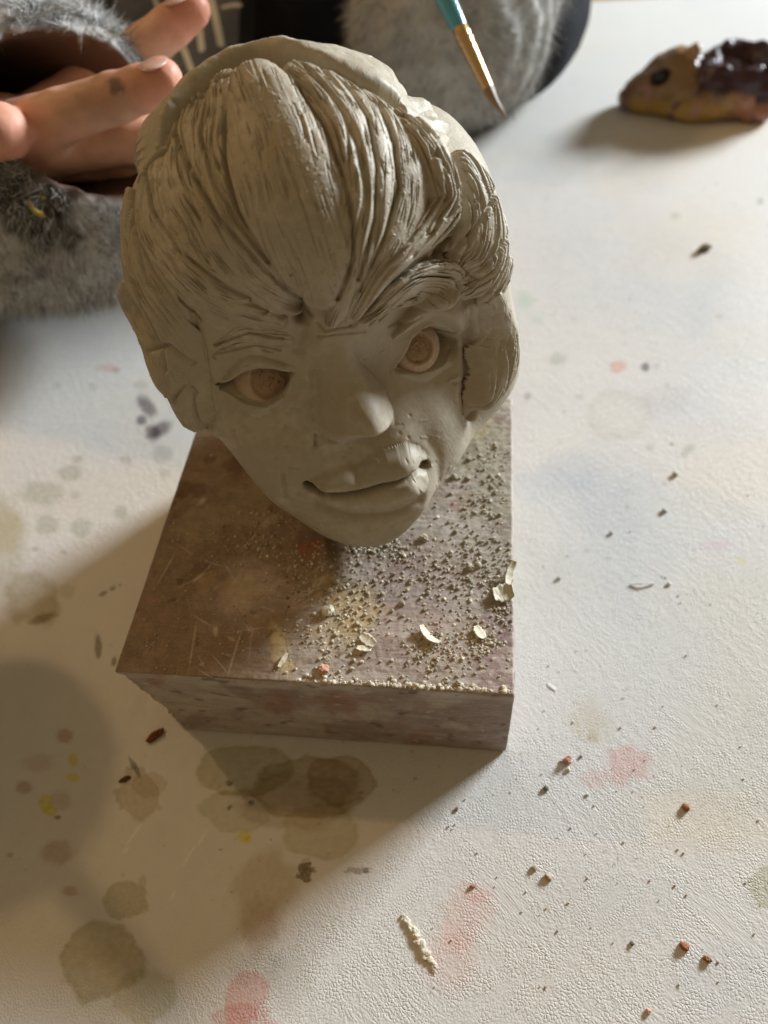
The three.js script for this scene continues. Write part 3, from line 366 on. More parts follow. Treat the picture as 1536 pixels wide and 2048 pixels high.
  stroke([[760, 206], [790, 280], [800, 370], [770, 470], [720, 580]], 4, -1.8); stroke([[690, 172], [735, 240], [752, 340], [748, 440], [715, 560]], 3.5, -1.7); stroke([[905, 290], [934, 370], [930, 440], [892, 500]], 8, -3); stroke([[936, 560], [980, 520], [1020, 470]], 4, -1.4); stroke([[915, 500], [960, 440], [990, 380]], 4, -1.3);
  blob(592, 606, 15, -6); stroke([[588, 596], [602, 636]], 12, -4);
  stroke([[620, 630], [575, 584], [520, 500], [472, 420], [449, 330], [446, 250], [464, 182]], 5, -2.4); stroke([[676, 600], [706, 520], [704, 450], [686, 360], [650, 260], [596, 180]], 3.5, -1.6);
  stroke([[636, 645], [650, 660], [700, 652]], 4, -0.6); stroke([[636, 672], [680, 668], [730, 664]], 3, -0.5);
  stroke([[436, 772], [455, 780], [490, 800], [530, 808], [566, 790], [582, 750]], 3, -1.2); blob(442, 772, 7, -2.2); blob(584, 746, 4, -1.6);
  blob(902, 690, 18, -4.0); blob(905, 668, 8, -2.2); stroke([[790, 738], [838, 742], [880, 726], [900, 704]], 3, -1.0);
  stroke([[412, 724], [440, 700], [470, 692]], 2.5, -0.6); stroke([[430, 690], [500, 664], [566, 676]], 3, -0.9); stroke([[440, 706], [510, 690], [560, 700]], 3, -0.7); stroke([[526, 700], [544, 704]], 3, -0.6);
  stroke([[628, 740], [640, 790], [636, 850], [632, 886]], 10, -0.8); stroke([[632, 870], [631, 890]], 3.5, -0.9); 
  blob(650, 868, 22, 1.2);
  stroke([[612, 970], [640, 985], [690, 984], [730, 976], [780, 960], [822, 944], [842, 936]], 4.5, -3.2); blob(622, 974, 9, -2.2); stroke([[615, 972], [648, 988]], 6, -2.0); blob(846, 934, 9, -5.5); blob(853, 930, 6, -3.5);
  blob(804, 926, 18, 0.6); blob(810, 966, 18, 0.7); stroke([[700, 930], [712, 950]], 10, -0.8);  stroke([[628, 958], [660, 940], [700, 932], [722, 930], [770, 902], [820, 892], [850, 908]], 10, -0.5);
  stroke([[640, 1008], [700, 1026], [770, 1022], [836, 1000]], 15, -1.8); blob(664, 874, 18, 1.8); stroke([[860, 884], [876, 915], [878, 960]], 12, -0.5);
  stroke([[566, 948], [568, 972], [572, 994]], 5, -0.9); stroke([[580, 934], [596, 936]], 3, -0.4); blob(575, 825, 5, -0.5); blob(570, 852, 6, -0.6); blob(570, 892, 4, -0.4); blob(550, 915, 4, -0.4);
  stroke([[920, 690], [926, 740], [918, 790]], 16, 0.8); stroke([[905, 765], [935, 768]], 5, -0.5); stroke([[900, 762], [918, 752]], 4, 0.4); 
  blob(600, 800, 40, 0.6); blob(480, 855, 50, 1.2); blob(730, 1055, 40, 1.0); blob(880, 850, 34, 0.6); stroke([[596, 700], [604, 660], [606, 630]], 14, -1.6); stroke([[640, 690], [655, 660]], 10, 0.6);
  stroke([[950, 610], [955, 690], [950, 780], [938, 836]], 14, -2.6); stroke([[366, 630], [378, 690], [392, 760], [412, 820], [432, 868]], 10, -2.0); stroke([[250, 560], [290, 640], [318, 700], [330, 740]], 5, -2); stroke([[300, 700], [330, 690], [372, 730]], 5, -1.8); stroke([[345, 800], [362, 770], [384, 790]], 5, -1.8); stroke([[372, 780], [384, 830], [396, 868]], 6, -2); stroke([[890, 500], [905, 520], [925, 560], [945, 600]], 10, -1.4); stroke([[876, 500], [905, 504], [896, 526]], 6, 1.3); blob(812, 522, 6, -0.6);
  stroke([[705, 650], [780, 585], [850, 520], [880, 505]], 7, -0.8); stroke([[760, 640], [800, 600], [840, 590]], 4, -0.8); stroke([[740, 650], [770, 620], [800, 606]], 3, -0.7); stroke([[780, 652], [812, 640], [836, 628]], 4, -0.7);
  { const r = rng(77); for (let i = 0; i < 110; i++) { const u = 430 + r() * 480, v = 700 + r() * 360; r() < 0.5 ? blob(u, v, 1.6 + r() * 2.6, -0.12 - r() * 0.3) : (() => { const a = r() * 6.3, L = 4 + r() * 16; stroke([[u, v], [u + Math.cos(a) * L, v + Math.sin(a) * L * 0.6]], 1.8 + r() * 1.6, (r() < 0.5 ? -1 : 0.8) * (0.06 + r() * 0.16)); })(); } }
  for (const k of marks) { k.lo = k.a.clone().min(k.a.clone().add(k.ba)).subScalar(k.R); k.hi = k.a.clone().max(k.a.clone().add(k.ba)).addScalar(k.R); }
  // coarse grid over space so that each vertex asks only the strokes near it
  const bins = new Map(), BS = 6, bk = (x, y, z) => (Math.floor(x / BS) + 50) * 10000 + (Math.floor(y / BS) + 50) * 100 + Math.floor(z / BS) + 50;
  for (const k of marks) for (let a = Math.floor(k.lo.x / BS); a <= Math.floor(k.hi.x / BS); a++) for (let b = Math.floor(k.lo.y / BS); b <= Math.floor(k.hi.y / BS); b++) for (let c = Math.floor(k.lo.z / BS); c <= Math.floor(k.hi.z / BS); c++) { const q = (a + 50) * 10000 + (b + 50) * 100 + c + 50; (bins.get(q) ?? bins.set(q, []).get(q)).push(k); }
  // 4. the eye openings: outlines in the plane that touches the form there
  const openings = [
    { mid: [522, 770], pts: [[437, 772], [462, 760], [484, 746], [515, 738], [550, 737], [580, 745], [577, 762], [565, 785], [546, 800], [526, 805], [500, 799], [474, 787], [455, 779]] },
    { mid: [848, 700], pts: [[793, 734], [808, 714], [824, 680], [842, 661], [864, 652], [886, 656], [908, 668], [905, 690], [893, 708], [884, 722], [868, 732], [838, 738], [806, 738]] },
  ].map((o) => { const c = hit(...o.mid), nrm = c.clone().normalize(), e1 = V(1, 0, 0).addScaledVector(nrm, -nrm.x).normalize(), e2 = nrm.clone().cross(e1); return { c, nrm, e1, e2, poly: o.pts.map(([u, v]) => { const q = hit(u, v).sub(c); return [q.dot(e1), q.dot(e2)]; }) }; });
  function inside(o, x, y, z) {                            // signed distance to an outline, negative within
    const dx = x - o.c.x, dy = y - o.c.y, dz = z - o.c.z; if (dx * dx + dy * dy + dz * dz > 300) return 99;
    const a = dx * o.e1.x + dy * o.e1.y + dz * o.e1.z, b = dx * o.e2.x + dy * o.e2.y + dz * o.e2.z, P = o.poly; let d = 1e9, s = 1;
    for (let i = 0, j = P.length - 1; i < P.length; j = i++) { const ex = P[j][0] - P[i][0], ey = P[j][1] - P[i][1], wx = a - P[i][0], wy = b - P[i][1], t = clamp((wx * ex + wy * ey) / (ex * ex + ey * ey)), q = (wx - ex * t) ** 2 + (wy - ey * t) ** 2; if (q < d) d = q; const c1 = b >= P[i][1], c2 = b < P[j][1], c3 = ex * wy > ey * wx; if ((c1 && c2 && c3) || (!c1 && !c2 && !c3)) s = -s; }
    return s * Math.sqrt(d);
  }
  const kinds = ['face', 'cap', 'hair', 'brow', 'nose', 'lips'], res = { h: 0, q: 0 };
  function sculpt(dx, dy, dz, out) {
    const r0 = radius(dx, dy, dz), x = dx * r0, y = dy * r0, z = dz * r0; let h = 0, who = -1, nose = 0;
    let lips = 0, lipWho = -1, skinAdd = 0;
    for (let i = 0; i < ribbons.length; i++) {
      const add = ribbons[i]; if (!evalRibbon(add, x, y, z, res)) continue;
      if (add.kind === 'face') { skinAdd += Math.max(0, res.h); continue; }
      if (add.kind === 'lips') { const d = res.h - lips, k = 0.3; if (d > -k) { if (d > 0) lipWho = i; lips = d > k ? res.h : lips + (d + k) * (d + k) / (4 * k); } continue; }
      const d = res.h - h, k = 0.5; if (d > -k) { h = d > k ? res.h : h + (d + k) * (d + k) / (4 * k); if (d > 0) who = i; }
    }
    let hf = skinAdd + lips; if (lips > 0.4) who = lipWho;                    // features of the face stand out along the way the face looks
    if (x > -25 && x < 45 && z > 5 && who < 0) { const px = x - N0.x, py = y - N0.y, pz = z - N0.z; nose = noseHeight(px * ND.x + py * ND.y + pz * ND.z, px * NR.x + py * NR.y + pz * NR.z); hf += nose; if (nose > 1.5) who = NOSE; }
    const onHair = who >= 0 && ribbons[who].kind !== 'nose' && ribbons[who].kind !== 'lips';
    const near = bins.get(bk(x, y, z));
    if (near) { let g = null, best = 0, sum = 0; for (const k of near) { const ax = x - k.a.x, ay = y - k.a.y, az = z - k.a.z, t = clamp((ax * k.ba.x + ay * k.ba.y + az * k.ba.z) / (k.L2 || 1)), q = ((ax - k.ba.x * t) ** 2 + (ay - k.ba.y * t) ** 2 + (az - k.ba.z * t) ** 2) / (k.w * k.w); if (q > 6.5) continue; const e = k.d * Math.exp(-q); if (k.grp !== g) { sum += best; g = k.grp; best = e; } else if (Math.abs(e) > Math.abs(best)) best = e; } sum += best; if (onHair) h += sum; else hf += sum * (1 - sstep(1.5, 4, nose)); }
    for (const o of openings) { const d = inside(o, x, y, z); if (d < 3) { h += 0.35 * Math.exp(-((d - 0.6) ** 2) / 0.5); h -= 9 * sstep(0.35, -0.45, d); } }
    if (who >= 0 && ribbons[who].kind === 'cap') h += 1.5 * fbm(x * 0.11, y * 0.11, z * 0.11, 3);
    const hair = who >= 0 && ribbons[who].kind !== 'nose' && ribbons[who].kind !== 'lips';
    h += 0.35 * fbm(x * 0.09, y * 0.09, z * 0.09, 2) + 0.14 * fbm(x * 0.5, y * 0.5, z * 0.5, 3) + 0.05 * N3(x * 2.3, y * 2.3, z * 2.3);
    if (!hair) { const k = N3(x * 0.25 + 0.2 * y, y * 1.6, z * 0.4); h -= 0.05 * sstep(0.3, 0.7, k); }
    else { const c = N3(x * 1.4, y * 1.4, z * 1.4); h += 0.22 * sstep(0.38, 0.7, c) * (ribbons[who].kind === 'cap' ? 0.2 : 1); }
    out.h = h + hf; out.r = r0 + h; out.f = hf; out.who = who;
  }
  // 5. the grid: a square sheet wrapped over the side towards the room, then rings round the back
  const NG = 1060, TH = 94 * Math.PI / 180, f3 = EYE.clone().normalize(), f1 = V(0, 1, 0).cross(f3).normalize(), f2 = f3.clone().cross(f1);
  const total = NG * NG + 4 * (NG - 1) * 14, pos = new Float32Array(total * 3), who = new Int8Array(total), hh = new Float32Array(total); let c0 = 0; const out = { h: 0, r: 0, who: 0 };
  const put = (th, ph) => { const s = Math.sin(th), a = s * Math.cos(ph), b = s * Math.sin(ph), c = Math.cos(th), dx = f1.x * a + f2.x * b + f3.x * c, dy = f1.y * a + f2.y * b + f3.y * c, dz = f1.z * a + f2.z * b + f3.z * c; sculpt(dx, dy, dz, out); pos[c0 * 3] = (dx * out.r + FACE.x * out.f) * 0.001; pos[c0 * 3 + 1] = (dy * out.r + FACE.y * out.f) * 0.001; pos[c0 * 3 + 2] = (dz * out.r + FACE.z * out.f) * 0.001; who[c0] = out.who; hh[c0] = out.h; return c0++; };
  const polar = (i, j) => { const a = 2 * i / (NG - 1) - 1, b = 2 * j / (NG - 1) - 1; if (a === 0 && b === 0) return [0, 0]; return Math.abs(a) > Math.abs(b) ? [Math.abs(a), Math.PI / 4 * (b / a) + (a < 0 ? Math.PI : 0)] : [Math.abs(b), Math.PI / 2 - Math.PI / 4 * (a / b) + (b < 0 ? Math.PI : 0)]; };
  for (let j = 0; j < NG; j++) for (let i = 0; i < NG; i++) { const [r, p] = polar(i, j); put(r * TH, p); }
  const tris = []; for (let j = 0; j < NG - 1; j++) for (let i = 0; i < NG - 1; i++) { const k = j * NG + i, dd = (a, b) => (pos[a * 3] - pos[b * 3]) ** 2 + (pos[a * 3 + 1] - pos[b * 3 + 1]) ** 2 + (pos[a * 3 + 2] - pos[b * 3 + 2]) ** 2; dd(k + 1, k + NG) < dd(k, k + NG + 1) ? tris.push(k, k + 1, k + NG, k + 1, k + NG + 1, k + NG) : tris.push(k, k + 1, k + NG + 1, k, k + NG + 1, k + NG); }
  const ring = []; for (let i = 0; i < NG - 1; i++) ring.push([i, 0]); for (let j = 0; j < NG - 1; j++) ring.push([NG - 1, j]); for (let i = NG - 1; i > 0; i--) ring.push([i, NG - 1]); for (let j = NG - 1; j > 0; j--) ring.push([0, j]);
  let prev = ring.map(([i, j]) => j * NG + i); const step = 4;
  for (let k = 1; k <= 14; k++) { const th = mix(TH, Math.PI - 0.002, k / 14); const cur = ring.map(([i, j], q) => { const e = q % step; return e === 0 || k === 0 ? put(th, polar(i, j)[1]) : -1; }); for (let q = 0; q < cur.length; q++) if (cur[q] < 0) cur[q] = cur[q - q % step]; for (let q = 0; q < cur.length; q++) { const a = prev[q], b = prev[(q + 1) % cur.length], c = cur[q], d = cur[(q + 1) % cur.length]; if (a !== b) tris.push(b, a, c); if (c !== d) tris.push(b, c, d); } prev = cur; }
  const whole = new THREE.BufferGeometry(); whole.setAttribute('position', new THREE.BufferAttribute(pos.subarray(0, c0 * 3), 3)); whole.setIndex(tris); whole.computeVertexNormals();
  const nor = whole.attributes.normal.array, col = new Float32Array(c0 * 3);
  for (let i = 0; i < c0; i++) {                            // the clay's own colour: olive grey, drier and paler here and there, brown where it was handled
    const x = pos[i * 3] * 1000, y = pos[i * 3 + 1] * 1000, z = pos[i * 3 + 2] * 1000, a = fbm(x * 0.05, y * 0.05, z * 0.05, 3), b = fbm(x * 0.4, y * 0.4, z * 0.4, 3), s = N3(x * 3.1, y * 3.1, z * 3.1), dry = sstep(0.0, 0.4, a + 0.4 * b), br = sstep(0.12, 0.4, fbm(x * 0.06 + 9, y * 0.06, z * 0.06, 3)) * (who[i] >= 0 && ribbons[who[i]].kind === 'hair' ? 0.5 : 0.15), v = 1 + 0.10 * b + 0.05 * s - (s > 0.55 ? 0.12 : 0);
    col[i * 3] = mix(mix(0.41, 0.47, dry), 0.38, br) * v; col[i * 3 + 1] = mix(mix(0.36, 0.42, dry), 0.295, br) * v; col[i * 3 + 2] = mix(mix(0.272, 0.33, dry), 0.20, br) * v;
  }
  const head = thing('clay_bust', 'grey-green clay head with swept fringe and pale carved eyes on the brown block', 'clay sculpture', HC);
  const groups = new Map(); const key = (v) => who[v];
  for (let t = 0; t < tris.length; t += 3) { const k = key(tris[t]); let g = groups.get(k); if (!g) groups.set(k, g = []); g.push(tris[t], tris[t + 1], tris[t + 2]); }
  for (const [k, list] of [...groups].sort((a, b) => a[0] - b[0])) {
    if (list.length < 90) { groups.get(-1).push(...list); }
  }
  for (const [k, list] of [...groups].sort((a, b) => a[0] - b[0])) {
    if (k >= 0 && list.length < 90) continue;
    const map = new Map(), idx = new Uint32Array(list.length); let q = 0; for (let i = 0; i < list.length; i++) { let e = map.get(list[i]); if (e === undefined) map.set(list[i], e = q++); idx[i] = e; }
    const p = new Float32Array(q * 3), nn = new Float32Array(q * 3), cc = new Float32Array(q * 3); for (const [s, e] of map) for (let a = 0; a < 3; a++) { p[e * 3 + a] = pos[s * 3 + a]; nn[e * 3 + a] = nor[s * 3 + a]; cc[e * 3 + a] = col[s * 3 + a]; }
    const g = new THREE.BufferGeometry(); g.setAttribute('position', new THREE.BufferAttribute(p, 3)); g.setAttribute('normal', new THREE.BufferAttribute(nn, 3)); g.setAttribute('color', new THREE.BufferAttribute(cc, 3)); g.setIndex(new THREE.BufferAttribute(idx, 1));
    part(k < 0 ? 'face' : ribbons[k].name, g, clayMat, head);
  }
  // 6. the eyes: pale terracotta balls set in, each with a carved, hollowed iris
  const eyeMat = new THREE.MeshPhysicalMaterial({ vertexColors: true, roughness: 0.6, specularIntensity: 0.4 });
  for (const [mu, mv, R, deep, iu, iv, ir] of [[522, 770, 11.0, 1.4, 541, 763, 6.0], [835, 702, 8.6, 1.4, 839, 698, 4.8]]) {
    const c = hit(mu, mv), view = EYE.clone().sub(c).normalize(), o = c.clone().addScaledVector(c.clone().normalize(), -R * 0.35).addScaledVector(view, -R * 0.65 - deep + 0.6);
    const d = sight(iu, iv), oc = EYE.clone().sub(o), b = oc.dot(d), q = b * b - oc.lengthSq() + R * R, ip = EYE.clone().addScaledVector(d, -b - Math.sqrt(Math.max(q, 0))).sub(o).normalize();
    const S = 220, p = [], cl = [], idx = [], e1 = ip.clone().cross(V(0, 1, 0)).normalize(), e2 = e1.clone().cross(ip), lim = Math.asin(Math.min(1, ir / R));
    const irisTris = [], ballTris = [];
    for (let j = 0; j <= S; j++) for (let i = 0; i <= S; i++) {
      const a = 2 * i / S - 1, bb = 2 * j / S - 1, l = Math.max(Math.abs(a), Math.abs(bb)), ph = Math.atan2(bb, a), th = l * 1.75, s = th / lim;
      let r = R + 0.1 * fbm(a * 6, bb * 6, mu, 3);
      if (s < 1.15) { const rin = sstep(1.06, 0.82, s); r -= rin * (0.9 + 0.5 * (1 - s)); r += 0.22 * rin * (sstep(0.2, 0.6, N3(s * 9 + 0.5 * N3(ph * 1.3, s, mu), ph * 0.9, mu)) - 0.5); }
      r += 0.04 * Math.exp(-((s - 1.06) ** 2) / 0.004);
      const sn = Math.sin(th), v = ip.clone().multiplyScalar(Math.cos(th)).addScaledVector(e1, sn * Math.cos(ph)).addScaledVector(e2, sn * Math.sin(ph)).multiplyScalar(r).add(o); p.push(v.x * 0.001, v.y * 0.001, v.z * 0.001);
      const w = sstep(1.02, 0.92, s), nz = 1 + 0.25 * fbm(a * 9, bb * 9, mu + 5, 4), drt = sstep(0.10, 0.35, fbm(s * 4, ph * 2, mu + 2, 4) + 0.18 * bb) * w * 0.8;
      const A = [0.47, 0.35, 0.245], B = [0.33, 0.225, 0.14], K = [0.14, 0.07, 0.03]; for (let e = 0; e < 3; e++) cl.push(mix(mix(A[e], B[e], w) * nz, K[e], drt));
    }
    for (let j = 0; j < S; j++) for (let i = 0; i < S; i++) { const k = j * (S + 1) + i, a = 2 * (i + 0.5) / S - 1, bb = 2 * (j + 0.5) / S - 1, l = Math.max(Math.abs(a), Math.abs(bb)) * 1.75; (l < lim ? irisTris : ballTris).push(k, k + S + 2, k + 1, k, k + S + 1, k + S + 2); }
    const all = new THREE.BufferGeometry(); all.setAttribute('position', new THREE.Float32BufferAttribute(p, 3)); all.setAttribute('color', new THREE.Float32BufferAttribute(cl, 3)); all.setIndex([...ballTris, ...irisTris]); all.computeVertexNormals();
    const eb = all.clone(); eb.setIndex(ballTris); const ei = all.clone(); ei.setIndex(irisTris);
    const eye = part('eye', eb, eyeMat, head); part('iris', ei, eyeMat, eye);
  }
  // 7. the neck it stands on
  const nk = []; for (let i = 0; i <= 20; i++) { const f = i / 20; nk.push(new THREE.Vector2(0.031 - 0.006 * Math.sin(f * Math.PI * 0.6), -0.0582 + f * 0.03)); }
  const ng = new THREE.LatheGeometry(nk, 64), np = ng.attributes.position; for (let i = 0; i < np.count; i++) { const x = np.getX(i), y = np.getY(i), z = np.getZ(i), k = 1 + 0.12 * fbm(x * 60, y * 60, z * 60, 3); np.setXYZ(i, x * k, y, z * k + 0.002); }
  ng.setAttribute('color', new THREE.Float32BufferAttribute(new Array(np.count).fill([0.34, 0.31, 0.23]).flat(), 3)); ng.computeVertexNormals(); part('neck', ng, clayMat, head);
}
// ------------------------------------------------------------------ crumbs, shavings and chips
{
  const crumbMat = new THREE.MeshPhysicalMaterial({ vertexColors: true, roughness: 0.75, specularIntensity: 0.35 });
  // a lump of dry clay about 1 across, flat below
  function lump(seed, col, sx = 1, sy = 0.75, sz = 1, detail = 3) {
    const g = new THREE.IcosahedronGeometry(0.5, detail), p = g.attributes.position, c = new Float32Array(p.count * 3);
    for (let i = 0; i < p.count; i++) { const v = V().fromBufferAttribute(p, i), k = 1 + 0.75 * fbm(v.x * 2.2 + seed, v.y * 2.2, v.z * 2.2, 3); v.multiplyScalar(k); v.set(v.x * sx, v.y * sy, v.z * sz); if (v.y < -0.28 * sy) v.y = -0.28 * sy; p.setXYZ(i, v.x, v.y + 0.26 * sy, v.z); const n = 1 + 0.3 * fbm(v.x * 5, v.y * 5 + seed, v.z * 5, 3); for (let e = 0; e < 3; e++) c[i * 3 + e] = col[e] * n; }
    g.setAttribute('color', new THREE.BufferAttribute(c, 3)); g.deleteAttribute('uv'); g.computeVertexNormals(); return g;
  }
  const CL = [0.40, 0.36, 0.27], PALE = [0.66, 0.60, 0.48], BRN = [0.24, 0.10, 0.05], GRY = [0.20, 0.19, 0.17], TAN = [0.46, 0.38, 0.27];
  const put = (geo, u, v, lev, px, turn, name, label, cat, group) => { const m = part(name, geo, crumbMat), p = onLevel(u, v, lev), k = px / FOCAL * p.distanceTo(CAM); m.position.copy(p); m.position.y = lev; m.scale.setScalar(k); m.rotation.y = turn; return tag(m, label, cat, group); };
  // curled pale shavings on the block: a bent strip with thickness
  function shaving(w, len, curl, thick, seed) {
    const A = 24, B = 8, pos = [], idx = [], col = [];
    for (let side = 0; side < 2; side++) for (let i = 0; i <= A; i++) for (let j = 0; j <= B; j++) {
      const t = i / A - 0.5, s = j / B - 0.5, an = t * curl, R = len / Math.max(0.2, curl), r = R - (side ? thick : 0) * (1 - Math.abs(t) * 1.3), ww = w * (1 - 1.6 * t * t) * (1 + 0.3 * fbm(i * 0.3, seed, side, 2));
      const x = Math.sin(an) * r, y = R - Math.cos(an) * r + 0.25 * w * s * s, z = s * ww + 0.12 * w * fbm(i * 0.25, j * 0.4, seed, 2);
      pos.push(x, y + 0.05 * w * fbm(i * 0.5, j * 0.5, seed + 4, 2), z); const n = 1 + 0.2 * fbm(i * 0.6, j * 0.6, seed, 2); col.push(0.72 * n, 0.66 * n, 0.52 * n);
    }
    const q = (A + 1) * (B + 1); for (let i = 0; i < A; i++) for (let j = 0; j < B; j++) { const k = i * (B + 1) + j; idx.push(k, k + 1, k + B + 2, k, k + B + 2, k + B + 1, q + k, q + k + B + 2, q + k + 1, q + k, q + k + B + 1, q + k + B + 2); }
    const rim = []; for (let i = 0; i <= A; i++) rim.push(i * (B + 1)); for (let j = 1; j <= B; j++) rim.push(A * (B + 1) + j); for (let i = A - 1; i >= 0; i--) rim.push(i * (B + 1) + B); for (let j = B - 1; j > 0; j--) rim.push(j);
    for (let i = 0; i < rim.length; i++) { const a = rim[i], b = rim[(i + 1) % rim.length]; idx.push(a, b, q + b, a, q + b, q + a); }
    const g = new THREE.BufferGeometry(); g.setAttribute('position', new THREE.Float32BufferAttribute(pos, 3)); g.setAttribute('color', new THREE.Float32BufferAttribute(col, 3)); g.setIndex(idx); g.computeVertexNormals(); return g;
  }
  const shave = (u, v, w, len, curl, ry, rx, label, rz = 0, dy = 0.0002) => { const g = shaving(w, len, curl, 0.0006, u * 0.1), m = part('clay_shaving', g, crumbMat), p = blockTop(u, v); m.position.set(p.x, BH + dy, p.z); m.rotation.set(rx, ry, rz, 'YXZ'); return tag(m, label, 'clay shaving'); };
  shave(856, 1276, 0.0026, 0.0090, 1.5, -0.75, -0.5, 'curled pale clay shaving on the block between the chin and the front edge');
  shave(958, 1268, 0.0030, 0.0052, 1.2, -1.0, -0.3, 'small folded pale clay shaving near the right front of the block');
  shave(1006, 1190, 0.0058, 0.0070, 1.4, 0.25, 0.15, 'largest pale clay shaving, at the right edge of the block', 0, 0.0006);
  shave(1018, 1150, 0.0028, 0.0085, 1.0, 1.45, 0.5, 'upright pale clay sliver standing behind the largest shaving at the block edge', 0.3, 0.0014);
  shave(736, 1282, 0.0034, 0.0056, 0.8, -0.6, 0.1, 'flat pale clay flake near the middle front of the block');
  shave(728, 1300, 0.0020, 0.0046, 0.8, -0.1, -0.2, 'thin pale clay flake just in front of the flat flake on the block');
  shave(566, 1322, 0.0014, 0.0052, 0.6, 1.2, 0.2, 'narrow ochre sliver near the front edge of the block, left of the middle');
  // single crumbs on the block that the eye can pick out
  const G1 = 'larger crumbs of clay on the block', L1 = 'crumb of dry grey clay on the top of the block', variants = [0, 1, 2, 3, 4].map((i) => lump(i * 9.1 + 2, CL, 1 + 0.3 * N3(i, 2, 3), 0.8, 1));
  const rr = rng(21);
  for (const [u, v, px] of [[848, 1078, 24], [912, 1064, 14], [660, 1182, 16], [672, 1164, 18], [822, 1162, 13], [804, 1208, 17], [940, 1138, 20], [958, 1132, 16], [893, 1120, 11], [872, 1122, 10], [720, 1128, 12], [774, 1092, 13], [806, 1110, 13], [748, 1106, 12], [714, 1248, 13], [905, 1172, 13], [916, 1178, 12], [940, 1160, 12], [857, 1186, 12], [892, 1362, 18], [916, 1366, 14], [814, 1364, 13], [678, 1344, 10], [938, 920, 15], [960, 912, 12], [908, 955, 18], [936, 958, 14], [902, 988, 11], [990, 895, 13], [968, 940, 10], [1000, 1030, 12], [985, 1035, 10], [960, 1106, 11], [806, 1232, 11], [1003, 968, 9], [766, 1188, 12], [850, 1220, 12]]) put(variants[Math.floor(rr() * 5)], u, v, BH, px * 0.72, rr() * 6.3, 'clay_crumb', L1, 'crumb', G1);
  put(lump(71, PALE), 657, 1224, BH, 24, 0.4, 'pale_crumb', 'round pale crumb on the block, below the chin to the left', 'crumb');
  put(lump(72, [0.52, 0.30, 0.19]), 647, 1342, BH, 22, 0.9, 'pink_crumb', 'pinkish clay crumb close to the front edge of the block', 'crumb');
  // uncountable crumbs and dust
  function scatter(name, n, place, sizes, cols, lev, label, category, seed) {
    const r = rng(seed), g = lump(seed, [1, 1, 1], 1, 0.8, 1, 1), m = new THREE.InstancedMesh(g, crumbMat, n), o = new THREE.Object3D(), c = new THREE.Color();
    for (let i = 0; i < n; i++) { const [u, v] = place(r), p = onLevel(u, v, lev), s = sizes(r) / FOCAL * 0.25; o.position.set(p.x, lev - 0.00002, p.z); o.rotation.set(0, r() * 6.3, 0); o.scale.set(s, s * (0.6 + 0.6 * r()), s * (0.7 + 0.6 * r())); o.updateMatrix(); m.setMatrixAt(i, o.matrix); const k = cols(r); m.setColorAt(i, c.setRGB(...k)); }
    m.name = numbered(name); m.castShadow = m.receiveShadow = true; scene.add(m); return tag(m, label, category, null, 'stuff');
  }
  const gauss = (r) => (r() + r() + r() - 1.5) / 0.75;
  const clusters = [[930, 1190, 70, 70], [900, 1290, 75, 40], [960, 1130, 60, 50], [980, 960, 30, 90], [820, 1130, 80, 40], [660, 1270, 55, 60], [690, 1200, 80, 60], [760, 1100, 60, 14], [880, 1300, 60, 40], [960, 1290, 30, 26], [1000, 1190, 20, 40], [520, 1080, 60, 40], [630, 1150, 60, 40]];
  const okTop = (u, v) => { const p = blockTop(u, v); return Math.abs(p.x) < BW / 2 - 0.0008 && p.z < -0.0008 && p.z > -BD + 0.001; };
  const onTop = (f) => (r) => { for (let k = 0; k < 50; k++) { const q = f(r); if (okTop(...q)) return q; } return [800, 1250]; };
  scatter('clay_dust', 9000, onTop((r) => { if (r() < 0.16) return [560 + 470 * Math.sqrt(r()), 880 + r() * 500]; const c = clusters[Math.floor(r() * clusters.length)]; return [c[0] + gauss(r) * c[2], c[1] + gauss(r) * c[3]]; }), (r) => 1.0 + 6.5 * Math.pow(r(), 5), (r) => { const k = 0.75 + r() * 0.5, w = r(); return w < 0.75 ? [0.42 * k, 0.375 * k, 0.285 * k] : w < 0.92 ? [0.62 * k, 0.55 * k, 0.42 * k] : [0.25 * k, 0.16 * k, 0.10 * k]; }, BH, 'fine crumbs and dust of pale clay scattered over the block', 'clay dust', 4);
  scatter('clay_dust', 520, onTop((r) => { const u = 560 + 470 * Math.pow(r(), 0.8); return [u, 1362 + (u - 560) * 0.052 - Math.abs(gauss(r)) * 14 * (0.3 + Math.abs(N3(u * 0.03, 1, 2)) * 2)]; }), (r) => 1.4 + 8 * Math.pow(r(), 4), (r) => { const k = 0.8 + r() * 0.4; return [0.58 * k, 0.52 * k, 0.41 * k]; }, BH, 'pale clay crumbs caked along the front edge of the block', 'clay dust', 6);
  scatter('clay_dust', 420, onTop((r) => [260 + 400 * r(), 1000 + 370 * r()]), (r) => 1.5 + 3.5 * Math.pow(r(), 3), (r) => { const k = 0.7 + r() * 0.5; return [0.45 * k, 0.36 * k, 0.24 * k]; }, BH, 'sparse specks of clay on the shaded left of the block', 'clay dust', 7);
  scatter('table_specks', 300, (r) => { const right = r() < 0.75; return right ? [860 + 680 * r(), 1400 + 640 * r()] : [1050 + 480 * r(), 500 + 900 * r()]; }, (r) => 1.2 + 3.2 * Math.pow(r(), 4), (r) => { const w = r(); return w < 0.5 ? [0.5, 0.46, 0.36] : w < 0.8 ? [0.3, 0.26, 0.2] : [0.34, 0.16, 0.1]; }, 0.0001, 'fine specks of clay dust on the bright side of the table', 'clay dust', 8);
  // crumbs lying on the table
  const one = (u, v, px, col, name, label, cat, turn = 0, sx = 1, sy = 0.8, sz = 1) => put(lump(u * 0.31, col, sx, sy, sz), u, v, 0.0001, px * 0.68, turn, name, label, cat);
